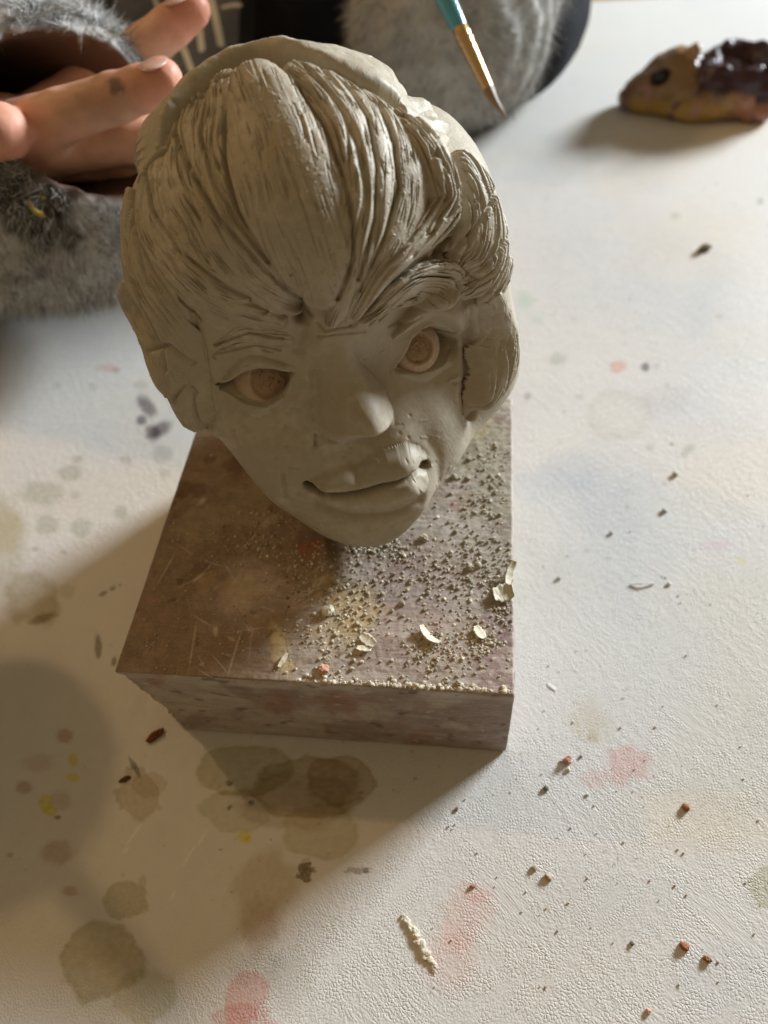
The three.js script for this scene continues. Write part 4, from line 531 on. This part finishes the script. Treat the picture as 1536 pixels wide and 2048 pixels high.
  one(1134, 1522, 26, [0.45, 0.25, 0.18], 'clay_crumb', 'reddish crumb on the table beside the right front corner of the block', 'crumb', 0.7, 1.1, 0.9, 0.8);
  one(1136, 1540, 12, PALE, 'pale_crumb', 'tiny pale crumb touching the reddish crumb beside the block', 'crumb');
  one(1092, 1577, 15, GRY, 'grey_crumb', 'dark grey crumb on the table below the reddish crumb', 'crumb');
  one(1162, 1513, 8, GRY, 'grey_crumb', 'tiny grey crumb just right of the reddish crumb', 'crumb');
  one(1371, 1616, 20, [0.30, 0.12, 0.06], 'brown_crumb', 'round brown crumb alone on the right of the table, below the pink paint', 'crumb');
  one(1368, 1893, 19, [0.30, 0.12, 0.06], 'brown_crumb', 'brown crumb near the lower right corner, left one of a pair', 'crumb', 0.9, 0.8, 0.8, 1.2);
  one(1414, 1919, 17, [0.28, 0.13, 0.07], 'brown_crumb', 'brown crumb near the lower right corner, right one of a pair', 'crumb', 0.9, 0.8, 0.8, 1.2);
  one(1069, 1736, 15, TAN, 'tan_crumb', 'tan crumb left of two close together, right of the long clay sliver', 'crumb', 0.4);
  one(1096, 1755, 17, [0.42, 0.3, 0.2], 'tan_crumb', 'tan crumb right of two close together, right of the long clay sliver', 'crumb', 1.0, 0.8, 0.8, 1.3);
  one(1297, 2023, 13, [0.66, 0.42, 0.30], 'pink_crumb', 'small pink crumb at the bottom edge of the table on the right', 'crumb');
  one(946, 1772, 12, [0.40, 0.2, 0.15], 'brown_crumb', 'small brown crumb on the faint pink smear', 'crumb');
  one(914, 1618, 10, [0.3, 0.2, 0.15], 'brown_crumb', 'small brown crumb at the edge of the block shadow', 'crumb');
  one(1175, 1589, 8, [0.8, 0.78, 0.74], 'white_crumb', 'tiny white crumb under the small pink paint spot', 'crumb');
  one(1264, 1887, 11, GRY, 'grey_crumb', 'small grey crumb above the lower right pair of brown crumbs', 'crumb');
  one(1408, 500, 34, [0.17, 0.14, 0.09], 'olive_crumb', 'dark olive crumb far back on the table, below the painted animal', 'crumb', 0.5, 1.1, 0.6, 0.6);
  one(1329, 1022, 14, [0.5, 0.49, 0.46], 'grey_crumb', 'grey crumb on the table right of the block, with a small shadow', 'crumb');
  one(1350, 950, 15, [0.4, 0.37, 0.26], 'olive_crumb', 'small olive crumb on the table above the grey crumb', 'crumb');
  one(1222, 1067, 11, [0.4, 0.4, 0.4], 'grey_crumb', 'small grey crumb between the block and the grey crumb with a shadow', 'crumb');
  one(1118, 1157, 12, [0.42, 0.42, 0.4], 'grey_crumb', 'grey crumb on the table near the right edge of the block', 'crumb');
  one(1338, 1168, 11, [0.8, 0.79, 0.76], 'white_crumb', 'white crumb on the table right of the thin white fibre', 'crumb');
  one(1104, 1374, 20, [0.82, 0.81, 0.78], 'white_flake', 'white flake on the table by the right front edge of the block', 'flake', 0.9, 0.5, 0.12, 1.5);
  // chip stuck under the broken corner, a seed-like chip, the long crumbly sliver
  one(311, 1473, 44, [0.17, 0.06, 0.02], 'wood_chip', 'dark red-brown wood chip under the chipped corner of the block', 'wood chip', 0.75, 1.15, 0.5, 0.5);
  one(250, 1559, 30, [0.12, 0.055, 0.02], 'wood_chip', 'small dark seed-shaped chip on the table left below the block', 'wood chip', 0.6, 1.05, 0.35, 0.42);
  {
    const P = [[808, 1828], [818, 1848], [830, 1866], [840, 1884], [848, 1902], [858, 1918], [874, 1934]].map(([u, v]) => onLevel(u, v, 0)), curve = new THREE.CatmullRomCurve3(P), gs = []; const r = rng(40);
    for (let i = 0; i < 60; i++) { const f = i / 59, p = curve.getPoint(f), g = lump(i * 3.3, PALE.map((x) => x * (0.95 + r() * 0.2)), 1 + r(), 0.7, 0.8 + r() * 0.6, 2), k = (0.0010 + 0.0009 * Math.sin(f * Math.PI) * (0.3 + r())) * 0.75; g.scale(k, k * 0.8, k); g.rotateY(r() * 6.3); g.translate(p.x + (r() - 0.5) * 0.0012, 0.0001 + r() * 0.0004, p.z + (r() - 0.5) * 0.0012); gs.push(g); }
    tag(part('clay_sliver', mergeGeometries(gs), crumbMat), 'long crumbly pale clay sliver on the table in front of the block', 'clay sliver');
  }
  { const a = onLevel(1262, 1169), b = onLevel(1308, 1168), g = new THREE.TubeGeometry(new THREE.CatmullRomCurve3([a, a.clone().lerp(b, 0.5).add(V(0, 0.0006, 0.0003)), b]), 16, 0.00032, 6); g.translate(0, 0.0004, 0); tag(part('white_fibre', g, new THREE.MeshStandardMaterial({ color: rgb(0.75, 0.73, 0.68), roughness: 0.8 })), 'short white fibre lying on the table right of the block', 'fibre'); }
}
// ------------------------------------------------------------------ the small painted clay animal
{
  const base = onLevel(1372, 215, 0), zd = V(base.x - CAM.x, 0, base.z - CAM.z).normalize(), xd = V(-zd.z, 0, zd.x);   // xd: towards the right of the picture
  const turn = Math.atan2(-xd.z, xd.x), o = thing('painted_animal', 'small painted clay animal with an ochre head and glossy dark maroon back', 'figurine', V(base.x, 0, base.z)); o.rotation.y = turn + 0.12; o.scale.setScalar(0.9);
  const E = (x, y, z, a, b, c, q) => ellip(V(x, y, z), V(a, b, c), q), rot = (z) => new THREE.Quaternion().setFromAxisAngle(V(0, 0, 1), z);
  const fs = [E(0.020, 0.016, 0, 0.038, 0.018, 0.026), E(-0.018, 0.017, 0.002, 0.022, 0.018, 0.020, rot(0.35)), E(-0.034, 0.010, 0.003, 0.016, 0.011, 0.014, rot(0.3)), E(-0.012, 0.028, 0.0, 0.014, 0.012, 0.014, rot(0.6)), E(0.052, 0.012, 0.004, 0.010, 0.013, 0.014), E(0.004, 0.006, 0.012, 0.024, 0.008, 0.016), E(0.045, 0.006, 0.012, 0.014, 0.007, 0.014)];
  const eyeHole = E(-0.024, 0.027, 0.0155, 0.0075, 0.0048, 0.006, rot(0.5)), eyeBall = E(-0.0235, 0.0265, 0.0125, 0.0062, 0.0045, 0.0045, rot(0.5));
  const field = (x, y, z) => { let d = fs[0](x, y, z); for (let i = 1; i < fs.length; i++) d = smin(d, fs[i](x, y, z), 0.008); d += 0.0028 * fbm(x * 110, y * 110, z * 110, 3); d = Math.max(d, -eyeHole(x, y, z)); return Math.max(d, 0.0002 - y); };
  const tint = (x, y, z, c) => {
    const n = fbm(x * 70, y * 70, z * 70, 3), m = fbm(x * 45 + 4, y * 45, z * 45, 3), q = fbm(x * 120, y * 90 + 7, z * 120, 2); let A = [0.30, 0.17, 0.07];
    const low = sstep(0.02, 0.008, y + 0.012 * n); A = A.map((a, i) => mix(a, [0.50, 0.30, 0.06][i], low)); if (x > 0.012) A = A.map((a, i) => mix(a, [0.48, 0.22, 0.13][i], sstep(0.012, 0.04, x + 0.02 * n)));
    const pk = sstep(0.12, 0.3, m) * sstep(0.03, 0.012, y); A = A.map((a, i) => mix(a, [0.50, 0.24, 0.19][i], pk)); const pu = sstep(0.1, 0.25, q) * sstep(0.026, 0.012, y) * sstep(-0.03, -0.012, x); A = A.map((a, i) => mix(a, [0.15, 0.06, 0.075][i], pu * 0.85));
    const mar = sstep(0.013, 0.02, y + 0.011 * n - 0.004) * sstep(-0.004, 0.006, x + 0.006 * m); A = A.map((a, i) => mix(a, [0.045, 0.016, 0.022][i], mar)); const sn = sstep(-0.036, -0.046, x); A = A.map((a, i) => mix(a, [0.28, 0.14, 0.09][i], sn)); for (let e = 0; e < 3; e++) c[e] = A[e] * 0.72;
  };
  const glazed = new THREE.MeshPhysicalMaterial({ vertexColors: true, roughness: 0.38, specularIntensity: 0.6, clearcoat: 0.3, clearcoatRoughness: 0.3 });
  part('body', skin(field, V(-0.056, -0.002, -0.032), V(0.07, 0.046, 0.036), 0.0011, tint), glazed, o);
  const ear = (x, y, z) => smin(E(-0.0035, 0.0405, 0.006, 0.0036, 0.0055, 0.005, rot(-0.25))(x, y, z), E(-0.006, 0.036, 0.004, 0.006, 0.006, 0.006)(x, y, z), 0.004) + 0.0007 * fbm(x * 200, y * 200, z * 200, 2);
  part('ear', skin(ear, V(-0.016, 0.026, -0.006), V(0.006, 0.05, 0.016), 0.0008, (x, y, z, c) => { c[0] = 0.28; c[1] = 0.15; c[2] = 0.065; }), glazed, o);
  const s1 = E(0.030, 0.024, -0.001, 0.029, 0.020, 0.024), s2 = E(0.012, 0.022, 0.006, 0.014, 0.016, 0.016), s3 = E(0.046, 0.020, 0.004, 0.017, 0.016, 0.017), dip = E(0.028, 0.044, 0.006, 0.019, 0.015, 0.015);
  const shell = (x, y, z) => { let d = smin(smin(s1(x, y, z), s2(x, y, z), 0.008), s3(x, y, z), 0.008); d = -smin(-d, dip(x, y, z), 0.006); d += 0.005 * fbm(x * 75, y * 75, z * 75, 3); return Math.max(d, 0.011 + 0.008 * fbm(x * 60, 3, z * 60, 2) - y); };
  part('back', skin(shell, V(-0.008, 0.004, -0.03), V(0.068, 0.062, 0.032), 0.0011, (x, y, z, c) => { const n = fbm(x * 90, y * 90, z * 90, 3), t = sstep(0.1, 0.35, n + (0.016 - y) * 30); c[0] = mix(0.040, 0.19, t); c[1] = mix(0.014, 0.055, t); c[2] = mix(0.020, 0.045, t); }), new THREE.MeshPhysicalMaterial({ vertexColors: true, roughness: 0.42, specularIntensity: 0.6, clearcoat: 0.25, clearcoatRoughness: 0.35 }), o);
  part('eye', skin(eyeBall, V(-0.033, 0.019, 0.005), V(-0.014, 0.034, 0.02), 0.0007, (x, y, z, c) => { c[0] = 0.012; c[1] = 0.008; c[2] = 0.006; }), glazed, o);
}
// ------------------------------------------------------------------ the person across the table: hand, wool sleeves, dark clothes
{
  const person = thing('person', 'person in fuzzy grey sweater and black shirt, open hand behind the clay head', 'person');
  const B = (u, v, t) => at(u, v, t);
  const union = (list, k) => (x, y, z) => { let d = list[0](x, y, z); for (let i = 1; i < list.length; i++) d = smin(d, list[i](x, y, z), k); return d; };
  const chain = (pts) => pts.slice(1).map((p, i) => capsule(pts[i][0], p[0], pts[i][1], p[1]));
  // sleeve that lies to the left: a thick wool tube with an opening the hand comes out of
  const S0 = B(118, 322, 0.395), S1 = S0.clone().add(V(-0.23, -0.045, -0.05));
  const H0 = B(250, 218, 0.330), H1 = B(-140, 270, 0.430);
  const hole = union([capsule(H0, H1, 0.0275, 0.0285), capsule(B(240, 262, 0.340), H1, 0.020, 0.026)], 0.008), wool = capsule(S0, S1, 0.061, 0.068);
  const sleeve = (x, y, z) => { const d = wool(x, y, z) + 0.004 * fbm(x * 45, y * 45, z * 45, 3) + 0.0012 * N3(x * 210, y * 210, z * 210); return Math.max(d, -hole(x, y, z)); };
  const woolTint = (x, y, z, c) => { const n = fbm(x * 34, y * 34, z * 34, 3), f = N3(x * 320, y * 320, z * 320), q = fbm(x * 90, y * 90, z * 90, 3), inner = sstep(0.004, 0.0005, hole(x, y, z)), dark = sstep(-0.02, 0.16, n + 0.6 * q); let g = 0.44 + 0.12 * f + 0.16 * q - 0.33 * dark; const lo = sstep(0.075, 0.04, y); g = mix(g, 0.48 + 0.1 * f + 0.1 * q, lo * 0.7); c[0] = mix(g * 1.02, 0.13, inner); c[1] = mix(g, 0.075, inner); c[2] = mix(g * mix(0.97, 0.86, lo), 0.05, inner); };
  const woolMat = new THREE.MeshPhysicalMaterial({ vertexColors: true, roughness: 0.95, specularIntensity: 0.15, sheen: 0.4, sheenRoughness: 0.6, sheenColor: rgb(0.6, 0.6, 0.6) });
  const box = (list, pad) => { const lo = V(9, 9, 9), hi = V(-9, -9, -9); for (const p of list) { lo.min(p); hi.max(p); } return [lo.subScalar(pad), hi.addScalar(pad)]; };
  const g1 = skin(sleeve, ...box([S0, S1], 0.078), 0.0028, woolTint), sl1 = part('sweater_sleeve', g1, woolMat, person); sl1.userData.label = 'grey fuzzy sleeve with the hand in its opening';
  // second sleeve, at the top of the picture
  const T0 = V(0.024, 0.0625, -0.422), T1 = V(0.075, 0.115, -0.64), wool2 = capsule(T0, T1, 0.0605, 0.075);
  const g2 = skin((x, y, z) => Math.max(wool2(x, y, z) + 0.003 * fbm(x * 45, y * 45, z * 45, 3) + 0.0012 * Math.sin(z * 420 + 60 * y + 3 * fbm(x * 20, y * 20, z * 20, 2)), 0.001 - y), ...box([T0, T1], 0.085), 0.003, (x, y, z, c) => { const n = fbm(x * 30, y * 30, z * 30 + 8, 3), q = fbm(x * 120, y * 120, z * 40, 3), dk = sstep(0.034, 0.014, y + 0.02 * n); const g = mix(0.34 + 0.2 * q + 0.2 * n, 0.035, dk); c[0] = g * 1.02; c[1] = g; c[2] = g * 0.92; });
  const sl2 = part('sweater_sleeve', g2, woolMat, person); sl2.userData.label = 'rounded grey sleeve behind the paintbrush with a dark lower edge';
  // loose fibres of the wool
  function fuzz(geo, n, parent, seed, keep, L) {
    const r = rng(seed), p = geo.attributes.position, nn = geo.attributes.normal, cone = new THREE.ConeGeometry(0.5, 1, 3, 1, true); cone.translate(0, 0.5, 0);
    const m = new THREE.InstancedMesh(cone, new THREE.MeshStandardMaterial({ color: rgb(1, 1, 1), roughness: 0.9 }), n), o = new THREE.Object3D(), c = new THREE.Color(), a = V(), b = V(), up = V(0, 1, 0); let k = 0, guard = 0;
    while (k < n && guard++ < n * 30) { const i = Math.floor(r() * p.count); a.fromBufferAttribute(p, i); b.fromBufferAttribute(nn, i); if (!keep(a, b)) continue; a.x += (r() - 0.5) * 0.003; a.y += (r() - 0.5) * 0.003; a.z += (r() - 0.5) * 0.003; { const q = a.x * 70, w = a.z * 70; b.multiplyScalar(0.55).add(V(N3(q, w, 1) * 1.3 + r() - 0.5, N3(q, w, 7) * 0.9 - 0.45 + (r() - 0.5) * 0.8, N3(q, w, 13) * 1.3 + r() - 0.5)).normalize(); } o.position.copy(a); o.quaternion.setFromUnitVectors(up, b); const len = L * (0.4 + r() * 1.1); o.scale.set(0.00016 + r() * 0.0002, len, 0.00016 + r() * 0.0002); o.updateMatrix(); m.setMatrixAt(k, o.matrix); const w = r(), g = w < 0.45 ? 0.55 + r() * 0.25 : w < 0.75 ? 0.28 + r() * 0.2 : 0.04 + r() * 0.08; m.setColorAt(k, c.setRGB(g * 1.02, g, g * 0.94)); k++; }
    m.count = k; m.name = 'wool_fibres'; m.castShadow = m.receiveShadow = true; parent.add(m); m.userData.kind = 'stuff';
  }
  fuzz(g1, 60000, sl1, 31, (a) => hole(a.x, a.y, a.z) > 0.003 && a.x > -0.32, 0.0068);
  fuzz(g2, 30000, sl2, 32, (a, n) => a.y > 0.022 && a.z > -0.6, 0.0075);
  { const y = at(78, 408, 0.335), g = new THREE.TorusGeometry(0.003, 0.0009, 6, 16, 4.4); g.scale(1, 1.4, 1); const m = part('yarn_fleck', g, new THREE.MeshStandardMaterial({ color: rgb(0.55, 0.42, 0.10), roughness: 0.9 }), sl1); let t = 0.30; while (t < 0.45 && sleeve(...at(78, 408, t).toArray()) > 0) t += 0.0005; m.position.copy(at(78, 408, t - 0.001)); m.rotation.set(-0.9, 0.3, 0.7); }
  // hand and forearm in one skin
  const bones = [
    ...chain([[S1.clone().lerp(S0, 0.2), 0.036], [B(-60, 320, 0.395), 0.030], [B(20, 290, 0.372), 0.0185], [B(95, 270, 0.358), 0.0135]]),
    ...chain([[B(50, 262, 0.354), 0.0115], [B(130, 230, 0.345), 0.0093], [B(232, 196, 0.337), 0.0087], [B(284, 178, 0.333), 0.0080], [B(326, 158, 0.330), 0.0072]]),
    ...chain([[B(50, 262, 0.378), 0.012], [B(165, 180, 0.384), 0.0095], [B(285, 98, 0.382), 0.0088], [B(340, 55, 0.381), 0.0082], [B(384, 20, 0.381), 0.0074]]),
    ...chain([[B(60, 296, 0.366), 0.013], [B(185, 282, 0.360), 0.0108], [B(255, 268, 0.357), 0.0112], [B(350, 300, 0.352), 0.0105], [B(410, 350, 0.356), 0.009]]),
    ...chain([[B(40, 310, 0.376), 0.012], [B(150, 312, 0.374), 0.0100], [B(230, 312, 0.374), 0.0098], [B(300, 345, 0.366), 0.009]]),
    ...chain([[B(-90, 300, 0.372), 0.017], [B(-45, 292, 0.352), 0.0125], [B(4, 264, 0.341), 0.0102]]),
  ];
  const hand = (x, y, z) => { let d = 1; for (const b of bones) d = smin(d, b(x, y, z), 0.0016); return d + 0.0005 * fbm(x * 160, y * 160, z * 160, 3) + 0.00022 * Math.max(0, N3(x * 90, y * 90, z * 90)) * N3(x * 700, y * 260, z * 700); };
  const tips = [B(331, 157, 0.330), B(392, 20, 0.374), B(4, 264, 0.341)], smear = B(228, 170, 0.327), sm2 = B(372, 6, 0.366), sm3 = B(205, 190, 0.33);
  const skinTint = (x, y, z, c) => { const d = Math.min(...tips.map((t) => Math.hypot(x - t.x, y - t.y, z - t.z))), red = sstep(0.022, 0.004, d) * 0.7 + 0.25 * sstep(0.1, 0.4, fbm(x * 60, y * 60, z * 60, 3)), n = 1 + 0.22 * fbm(x * 180, y * 180, z * 180, 4); c[0] = mix(0.68, 0.70, red) * n; c[1] = mix(0.40, 0.27, red) * n; c[2] = mix(0.28, 0.19, red) * n; const s = Math.max(0.8 * sstep(0.0036, 0.0016, Math.hypot(x - smear.x, y - smear.y, z - smear.z) - 0.0006 + 0.0036 * fbm(x * 300, y * 300, z * 300, 3)), 0.7 * sstep(0.009, 0.004, Math.hypot(x - sm2.x, y - sm2.y, z - sm2.z) + 0.004 * fbm(x * 260, y * 260, z * 260, 2)), 0.25 * sstep(0.02, 0.005, Math.hypot(x - sm3.x, y - sm3.y, z - sm3.z) + 0.008 * fbm(x * 120, y * 120, z * 120, 3))); c[0] = mix(c[0], 0.13, s); c[1] = mix(c[1], 0.11, s); c[2] = mix(c[2], 0.09, s); };
  const lo = V(9, 9, 9), hi = V(-9, -9, -9); for (const p of [S1, ...[[-90, 300, 0.372], [331, 157, 0.33], [392, 20, 0.374], [410, 350, 0.356], [300, 345, 0.366], [4, 264, 0.341], [20, 305, 0.37]].map((a) => B(...a))]) { lo.min(p); hi.max(p); }
  lo.x = Math.max(lo.x, -0.3);
  const skinMat = new THREE.MeshPhysicalMaterial({ vertexColors: true, roughness: 0.5, specularIntensity: 0.4 });
  part('body', skin(hand, lo.subScalar(0.03), hi.addScalar(0.03), 0.0014, skinTint), skinMat, person);
  // nails: thin curved plates on the upper side of the two finger tips
  const nail = (p, q, n, w) => { const z = q.clone().sub(p).normalize(), x = z.clone().cross(n).normalize(), y = x.clone().cross(z).negate(); const g = new THREE.SphereGeometry(1, 28, 16); g.scale(w, 0.0011, w * 1.35); const m = part('fingernail', g, new THREE.MeshPhysicalMaterial({ color: rgb(0.62, 0.38, 0.30), roughness: 0.3, clearcoat: 0.4 }), person); m.quaternion.setFromRotationMatrix(new THREE.Matrix4().makeBasis(x, y.negate(), z)); m.position.copy(p.clone().lerp(q, 0.75)).addScaledVector(n, 0.0066); };
  nail(B(284, 178, 0.333), B(326, 158, 0.330), V(0.1, 0.9, 0.1).normalize(), 0.0052); nail(B(340, 55, 0.381), B(384, 20, 0.381), V(-0.25, 0.85, 0.2).normalize(), 0.0052);
  // dark shirt leaning over the far edge of the table
  const cloth = new THREE.MeshPhysicalMaterial({ vertexColors: true, roughness: 0.9, specularIntensity: 0.2 });
  const body = union([ellip(V(-0.10, 0.16, -0.66), V(0.21, 0.26, 0.15)), ellip(V(-0.045, 0.09, -0.56), V(0.085, 0.10, 0.11)), ellip(V(0.055, 0.05, -0.475), V(0.055, 0.052, 0.07))], 0.04);
  const dk = (x, y, z, c) => { const n = 1 + 0.5 * fbm(x * 60, y * 60, z * 60, 3); c[0] = 0.016 * n; c[1] = 0.016 * n; c[2] = 0.019 * n; };
  part('shirt', skin((x, y, z) => Math.max(body(x, y, z) + 0.006 * fbm(x * 22, y * 22, z * 22, 3), 0.002 - y), V(-0.34, -0.004, -0.84), V(0.16, 0.44, -0.37), 0.0055, dk), cloth, person);
  // grey printed apron with white strokes, hanging in folds behind the hand
  {
    const cv = document.createElement('canvas'); cv.width = 512; cv.height = 512; const x = cv.getContext('2d'), r = rng(9); x.fillStyle = '#5c5f68'; x.fillRect(0, 0, 512, 512);
    for (let i = 0; i < 900; i++) { x.fillStyle = r() < 0.5 ? 'rgba(20,20,24,0.25)' : 'rgba(110,112,122,0.2)'; x.fillRect(r() * 512, r() * 512, 2 + r() * 14, 1 + r() * 4); }
    x.fillStyle = '#0d0d10'; for (const [a, b, w, h] of [[60, 0, 70, 300], [470, 0, 60, 512]]) x.fillRect(a, b, w, h);
    x.strokeStyle = '#d8d6d2'; x.lineCap = 'round'; for (const [a, b, c, d, w] of [[175, 40, 250, 240, 14], [235, 20, 330, 300, 15], [318, 100, 372, 400, 18], [374, 130, 424, 380, 20], [424, 250, 470, 246, 13], [280, 120, 322, 330, 12], [205, 330, 260, 480, 10], [310, 330, 350, 470, 16], [120, 20, 180, 200, 8], [20, 120, 60, 420, 12]]) { x.lineWidth = w; x.beginPath(); x.moveTo(a, b); x.quadraticCurveTo((a + c) / 2 + 14 * (r() - 0.5), (b + d) / 2, c, d); x.stroke(); }
    const map = new THREE.CanvasTexture(cv); map.colorSpace = THREE.SRGBColorSpace;
    const P = [B(130, -90, 0.66), B(520, -90, 0.66), B(130, 190, 0.52), B(500, 190, 0.52)], N = 40, pos = [], uv = [], idx = [], nrm = P[1].clone().sub(P[0]).cross(P[2].clone().sub(P[0])).normalize();
    for (let s = 0; s < 2; s++) for (let j = 0; j <= N; j++) for (let i = 0; i <= N; i++) { const a = i / N, b = j / N, p = P[0].clone().lerp(P[1], a).lerp(P[2].clone().lerp(P[3], a), b); p.addScaledVector(nrm, 0.006 * Math.sin(a * 11 + b * 3) + 0.006 * fbm(a * 4, b * 4, 2, 3) - s * 0.002); pos.push(p.x, Math.max(0.004, p.y), p.z); uv.push(a, 1 - b); }
    const q = (N + 1) * (N + 1); for (let s = 0; s < 2; s++) for (let j = 0; j < N; j++) for (let i = 0; i < N; i++) { const k = s * q + j * (N + 1) + i; s ? idx.push(k, k + 1, k + N + 2, k, k + N + 2, k + N + 1) : idx.push(k, k + N + 2, k + 1, k, k + N + 1, k + N + 2); }
    const g = new THREE.BufferGeometry(); g.setAttribute('position', new THREE.Float32BufferAttribute(pos, 3)); g.setAttribute('uv', new THREE.Float32BufferAttribute(uv, 2)); g.setIndex(idx); g.computeVertexNormals();
    part('printed_apron', g, new THREE.MeshStandardMaterial({ map, roughness: 0.85, side: THREE.DoubleSide }), person);
  }
  { const a = B(-60, 10, 0.50), b = B(45, 22, 0.49), c = B(85, 30, 0.49), f = union([capsule(a, b, 0.020, 0.014), capsule(b, c, 0.012, 0.005), capsule(B(-60, -30, 0.52), B(90, -10, 0.51), 0.016, 0.01)], 0.004); part('scarf_end', skin((x, y, z) => f(x, y, z) + 0.002 * fbm(x * 70, y * 70, z * 70, 3), ...box([a, b, c, B(-60, -30, 0.52), B(90, -10, 0.51)], 0.026), 0.002, (x, y, z, o) => { const n = 0.9 + 0.4 * fbm(x * 80, y * 80, z * 80, 3); o[0] = 0.42 * n; o[1] = 0.36 * n; o[2] = 0.28 * n; }), cloth, person); }
  // the paintbrush held over the table
  {
    const tip = B(1008, 246, 0.36), rear = B(752, -300, 0.415), L = tip.distanceTo(rear), brush = thing('paintbrush', 'thin paintbrush with teal handle and gilt ferrule pointing down behind the head', 'paintbrush', tip);
    brush.quaternion.setFromUnitVectors(V(0, 1, 0), rear.clone().sub(tip).normalize());
    const s = (px) => px / 270 * tip.distanceTo(B(893, 0, 0.3846)), lathe = (pts, n = 40) => new THREE.LatheGeometry(pts.map(([r, y]) => new THREE.Vector2(r, y)), n);
    const br = lathe([[0.0001, 0], [0.0004, s(8)], [0.0009, s(24)], [0.0016, s(48)], [0.0021, s(66)], [0.0022, s(82)]]), bp = br.attributes.position; for (let i = 0; i < bp.count; i++) { const y = bp.getY(i), k = 1 - clamp(y / s(70)); bp.setX(i, bp.getX(i) * (1 + 0.25 * N3(i % 41, y * 50, 2)) + 0.0024 * k * k); } br.computeVertexNormals();
    part('bristles', br, new THREE.MeshPhysicalMaterial({ color: rgb(0.20, 0.125, 0.055), roughness: 0.45 }), brush);
    part('ferrule', lathe([[0.0021, s(74)], [0.0024, s(76)], [0.0030, s(140)], [0.0031, s(156)], [0.0034, s(159)], [0.0031, s(163)], [0.0032, s(170)], [0.0036, s(174)], [0.0032, s(178)], [0.0033, s(184)], [0.0036, s(187)], [0.0033, s(191)], [0.0033, s(202)], [0.0029, s(203)]]), new THREE.MeshPhysicalMaterial({ color: rgb(0.62, 0.44, 0.22), metalness: 0.95, roughness: 0.3 }), brush);
    part('handle', lathe([[0.0028, s(196)], [0.0033, s(203)], [0.0037, s(225)], [0.0044, s(300)], [0.0046, s(380)], [0.0038, L * 0.9], [0.0022, L - 0.001], [0.0001, L]]), new THREE.MeshPhysicalMaterial({ color: rgb(0.055, 0.27, 0.34), roughness: 0.25, clearcoat: 0.8, clearcoatRoughness: 0.15 }), brush);
  }
}
// ------------------------------------------------------------------ what lights the table, outside the picture
{
  const win = thing('window', 'bright window with a white frame beside the table', 'window', WINDOW_AT.clone()); win.lookAt(0, 0.08, -0.1);
  const W = 0.62, H = 0.36, frame = new THREE.MeshStandardMaterial({ color: rgb(0.7, 0.69, 0.66), roughness: 0.5 });
  for (const [w, h, x, y] of [[W + 0.12, 0.06, 0, H / 2 + 0.03], [W + 0.12, 0.06, 0, -H / 2 - 0.03], [0.06, H, W / 2 + 0.03, 0], [0.06, H, -W / 2 - 0.03, 0]]) { const g = new RoundedBoxGeometry(w, h, 0.05, 2, 0.006); g.translate(x, y, -0.02); part('window_frame', g, frame, win); }
  const pane = new THREE.PlaneGeometry(W, H); pane.translate(0, 0, -0.012);
  part('window_pane', pane, new THREE.MeshStandardMaterial({ color: rgb(0.02, 0.02, 0.02), emissive: rgb(0.86, 1, 1.06), emissiveIntensity: 4, roughness: 0.4 }), win);
  const lamp = thing('ceiling_lamp', 'warm round lamp bulb hanging under a cone shade', 'lamp', LAMP_AT.clone());
  part('lamp_bulb', new THREE.SphereGeometry(0.03, 32, 24), new THREE.MeshStandardMaterial({ color: rgb(0.8, 0.7, 0.5), emissive: rgb(1, 0.64, 0.32), emissiveIntensity: 20 }), lamp);
  const shade = new THREE.LatheGeometry([[0.03, 0.16], [0.05, 0.15], [0.16, 0.05], [0.163, 0.048], [0.052, 0.155], [0.03, 0.165]].map((p) => new THREE.Vector2(...p)), 64); part('lamp_shade', shade, new THREE.MeshStandardMaterial({ color: rgb(0.4, 0.36, 0.3), roughness: 0.6, side: THREE.DoubleSide }), lamp);
  const cord = new THREE.CylinderGeometry(0.004, 0.004, 0.6, 12); cord.translate(0, 0.46, 0); part('lamp_cord', cord, new THREE.MeshStandardMaterial({ color: rgb(0.05, 0.05, 0.05), roughness: 0.5 }), lamp);
}
{ // a hand mirror on a stand left of the picture: its round shade and handle fall across the lower left of the table
  const h = 0.12, low = (x, z) => V(x, 0, z).lerp(LAMP_AT, h / LAMP_AT.y), c = low(-0.116, 0.022), e = low(-0.036, 0.078), dir = e.clone().sub(c).normalize(), wood = new THREE.MeshStandardMaterial({ color: rgb(0.12, 0.07, 0.04), roughness: 0.5 });
  const m = thing('hand_mirror', 'round wooden hand mirror lying flat on a small stand, left of the block', 'mirror', V(c.x, 0, c.z));
  const disc = new THREE.CylinderGeometry(0.037, 0.037, 0.008, 64); disc.translate(0, h, 0); part('mirror_back', disc, wood, m);
  const glass = new THREE.CylinderGeometry(0.032, 0.032, 0.001, 64); glass.translate(0, h + 0.0047, 0); part('mirror_glass', glass, new THREE.MeshStandardMaterial({ color: rgb(0.35, 0.36, 0.37), metalness: 1, roughness: 0.25 }), m);
  const len = e.distanceTo(c) - 0.034, hd = new THREE.CapsuleGeometry(0.0048, len, 6, 16); hd.rotateZ(Math.PI / 2); hd.translate(0.034 + len / 2, h, 0); hd.rotateY(Math.atan2(-dir.z, dir.x)); part('handle', hd, wood, m);
  const post = new THREE.CylinderGeometry(0.003, 0.003, h - 0.004, 16); post.translate(-0.03, h / 2 - 0.004, -0.006); part('post', post, wood, m);
  const foot = new THREE.CylinderGeometry(0.02, 0.022, 0.006, 40); foot.translate(-0.03, 0.0031, -0.006); part('foot', foot, wood, m);
}
renderer.render(scene, camera);
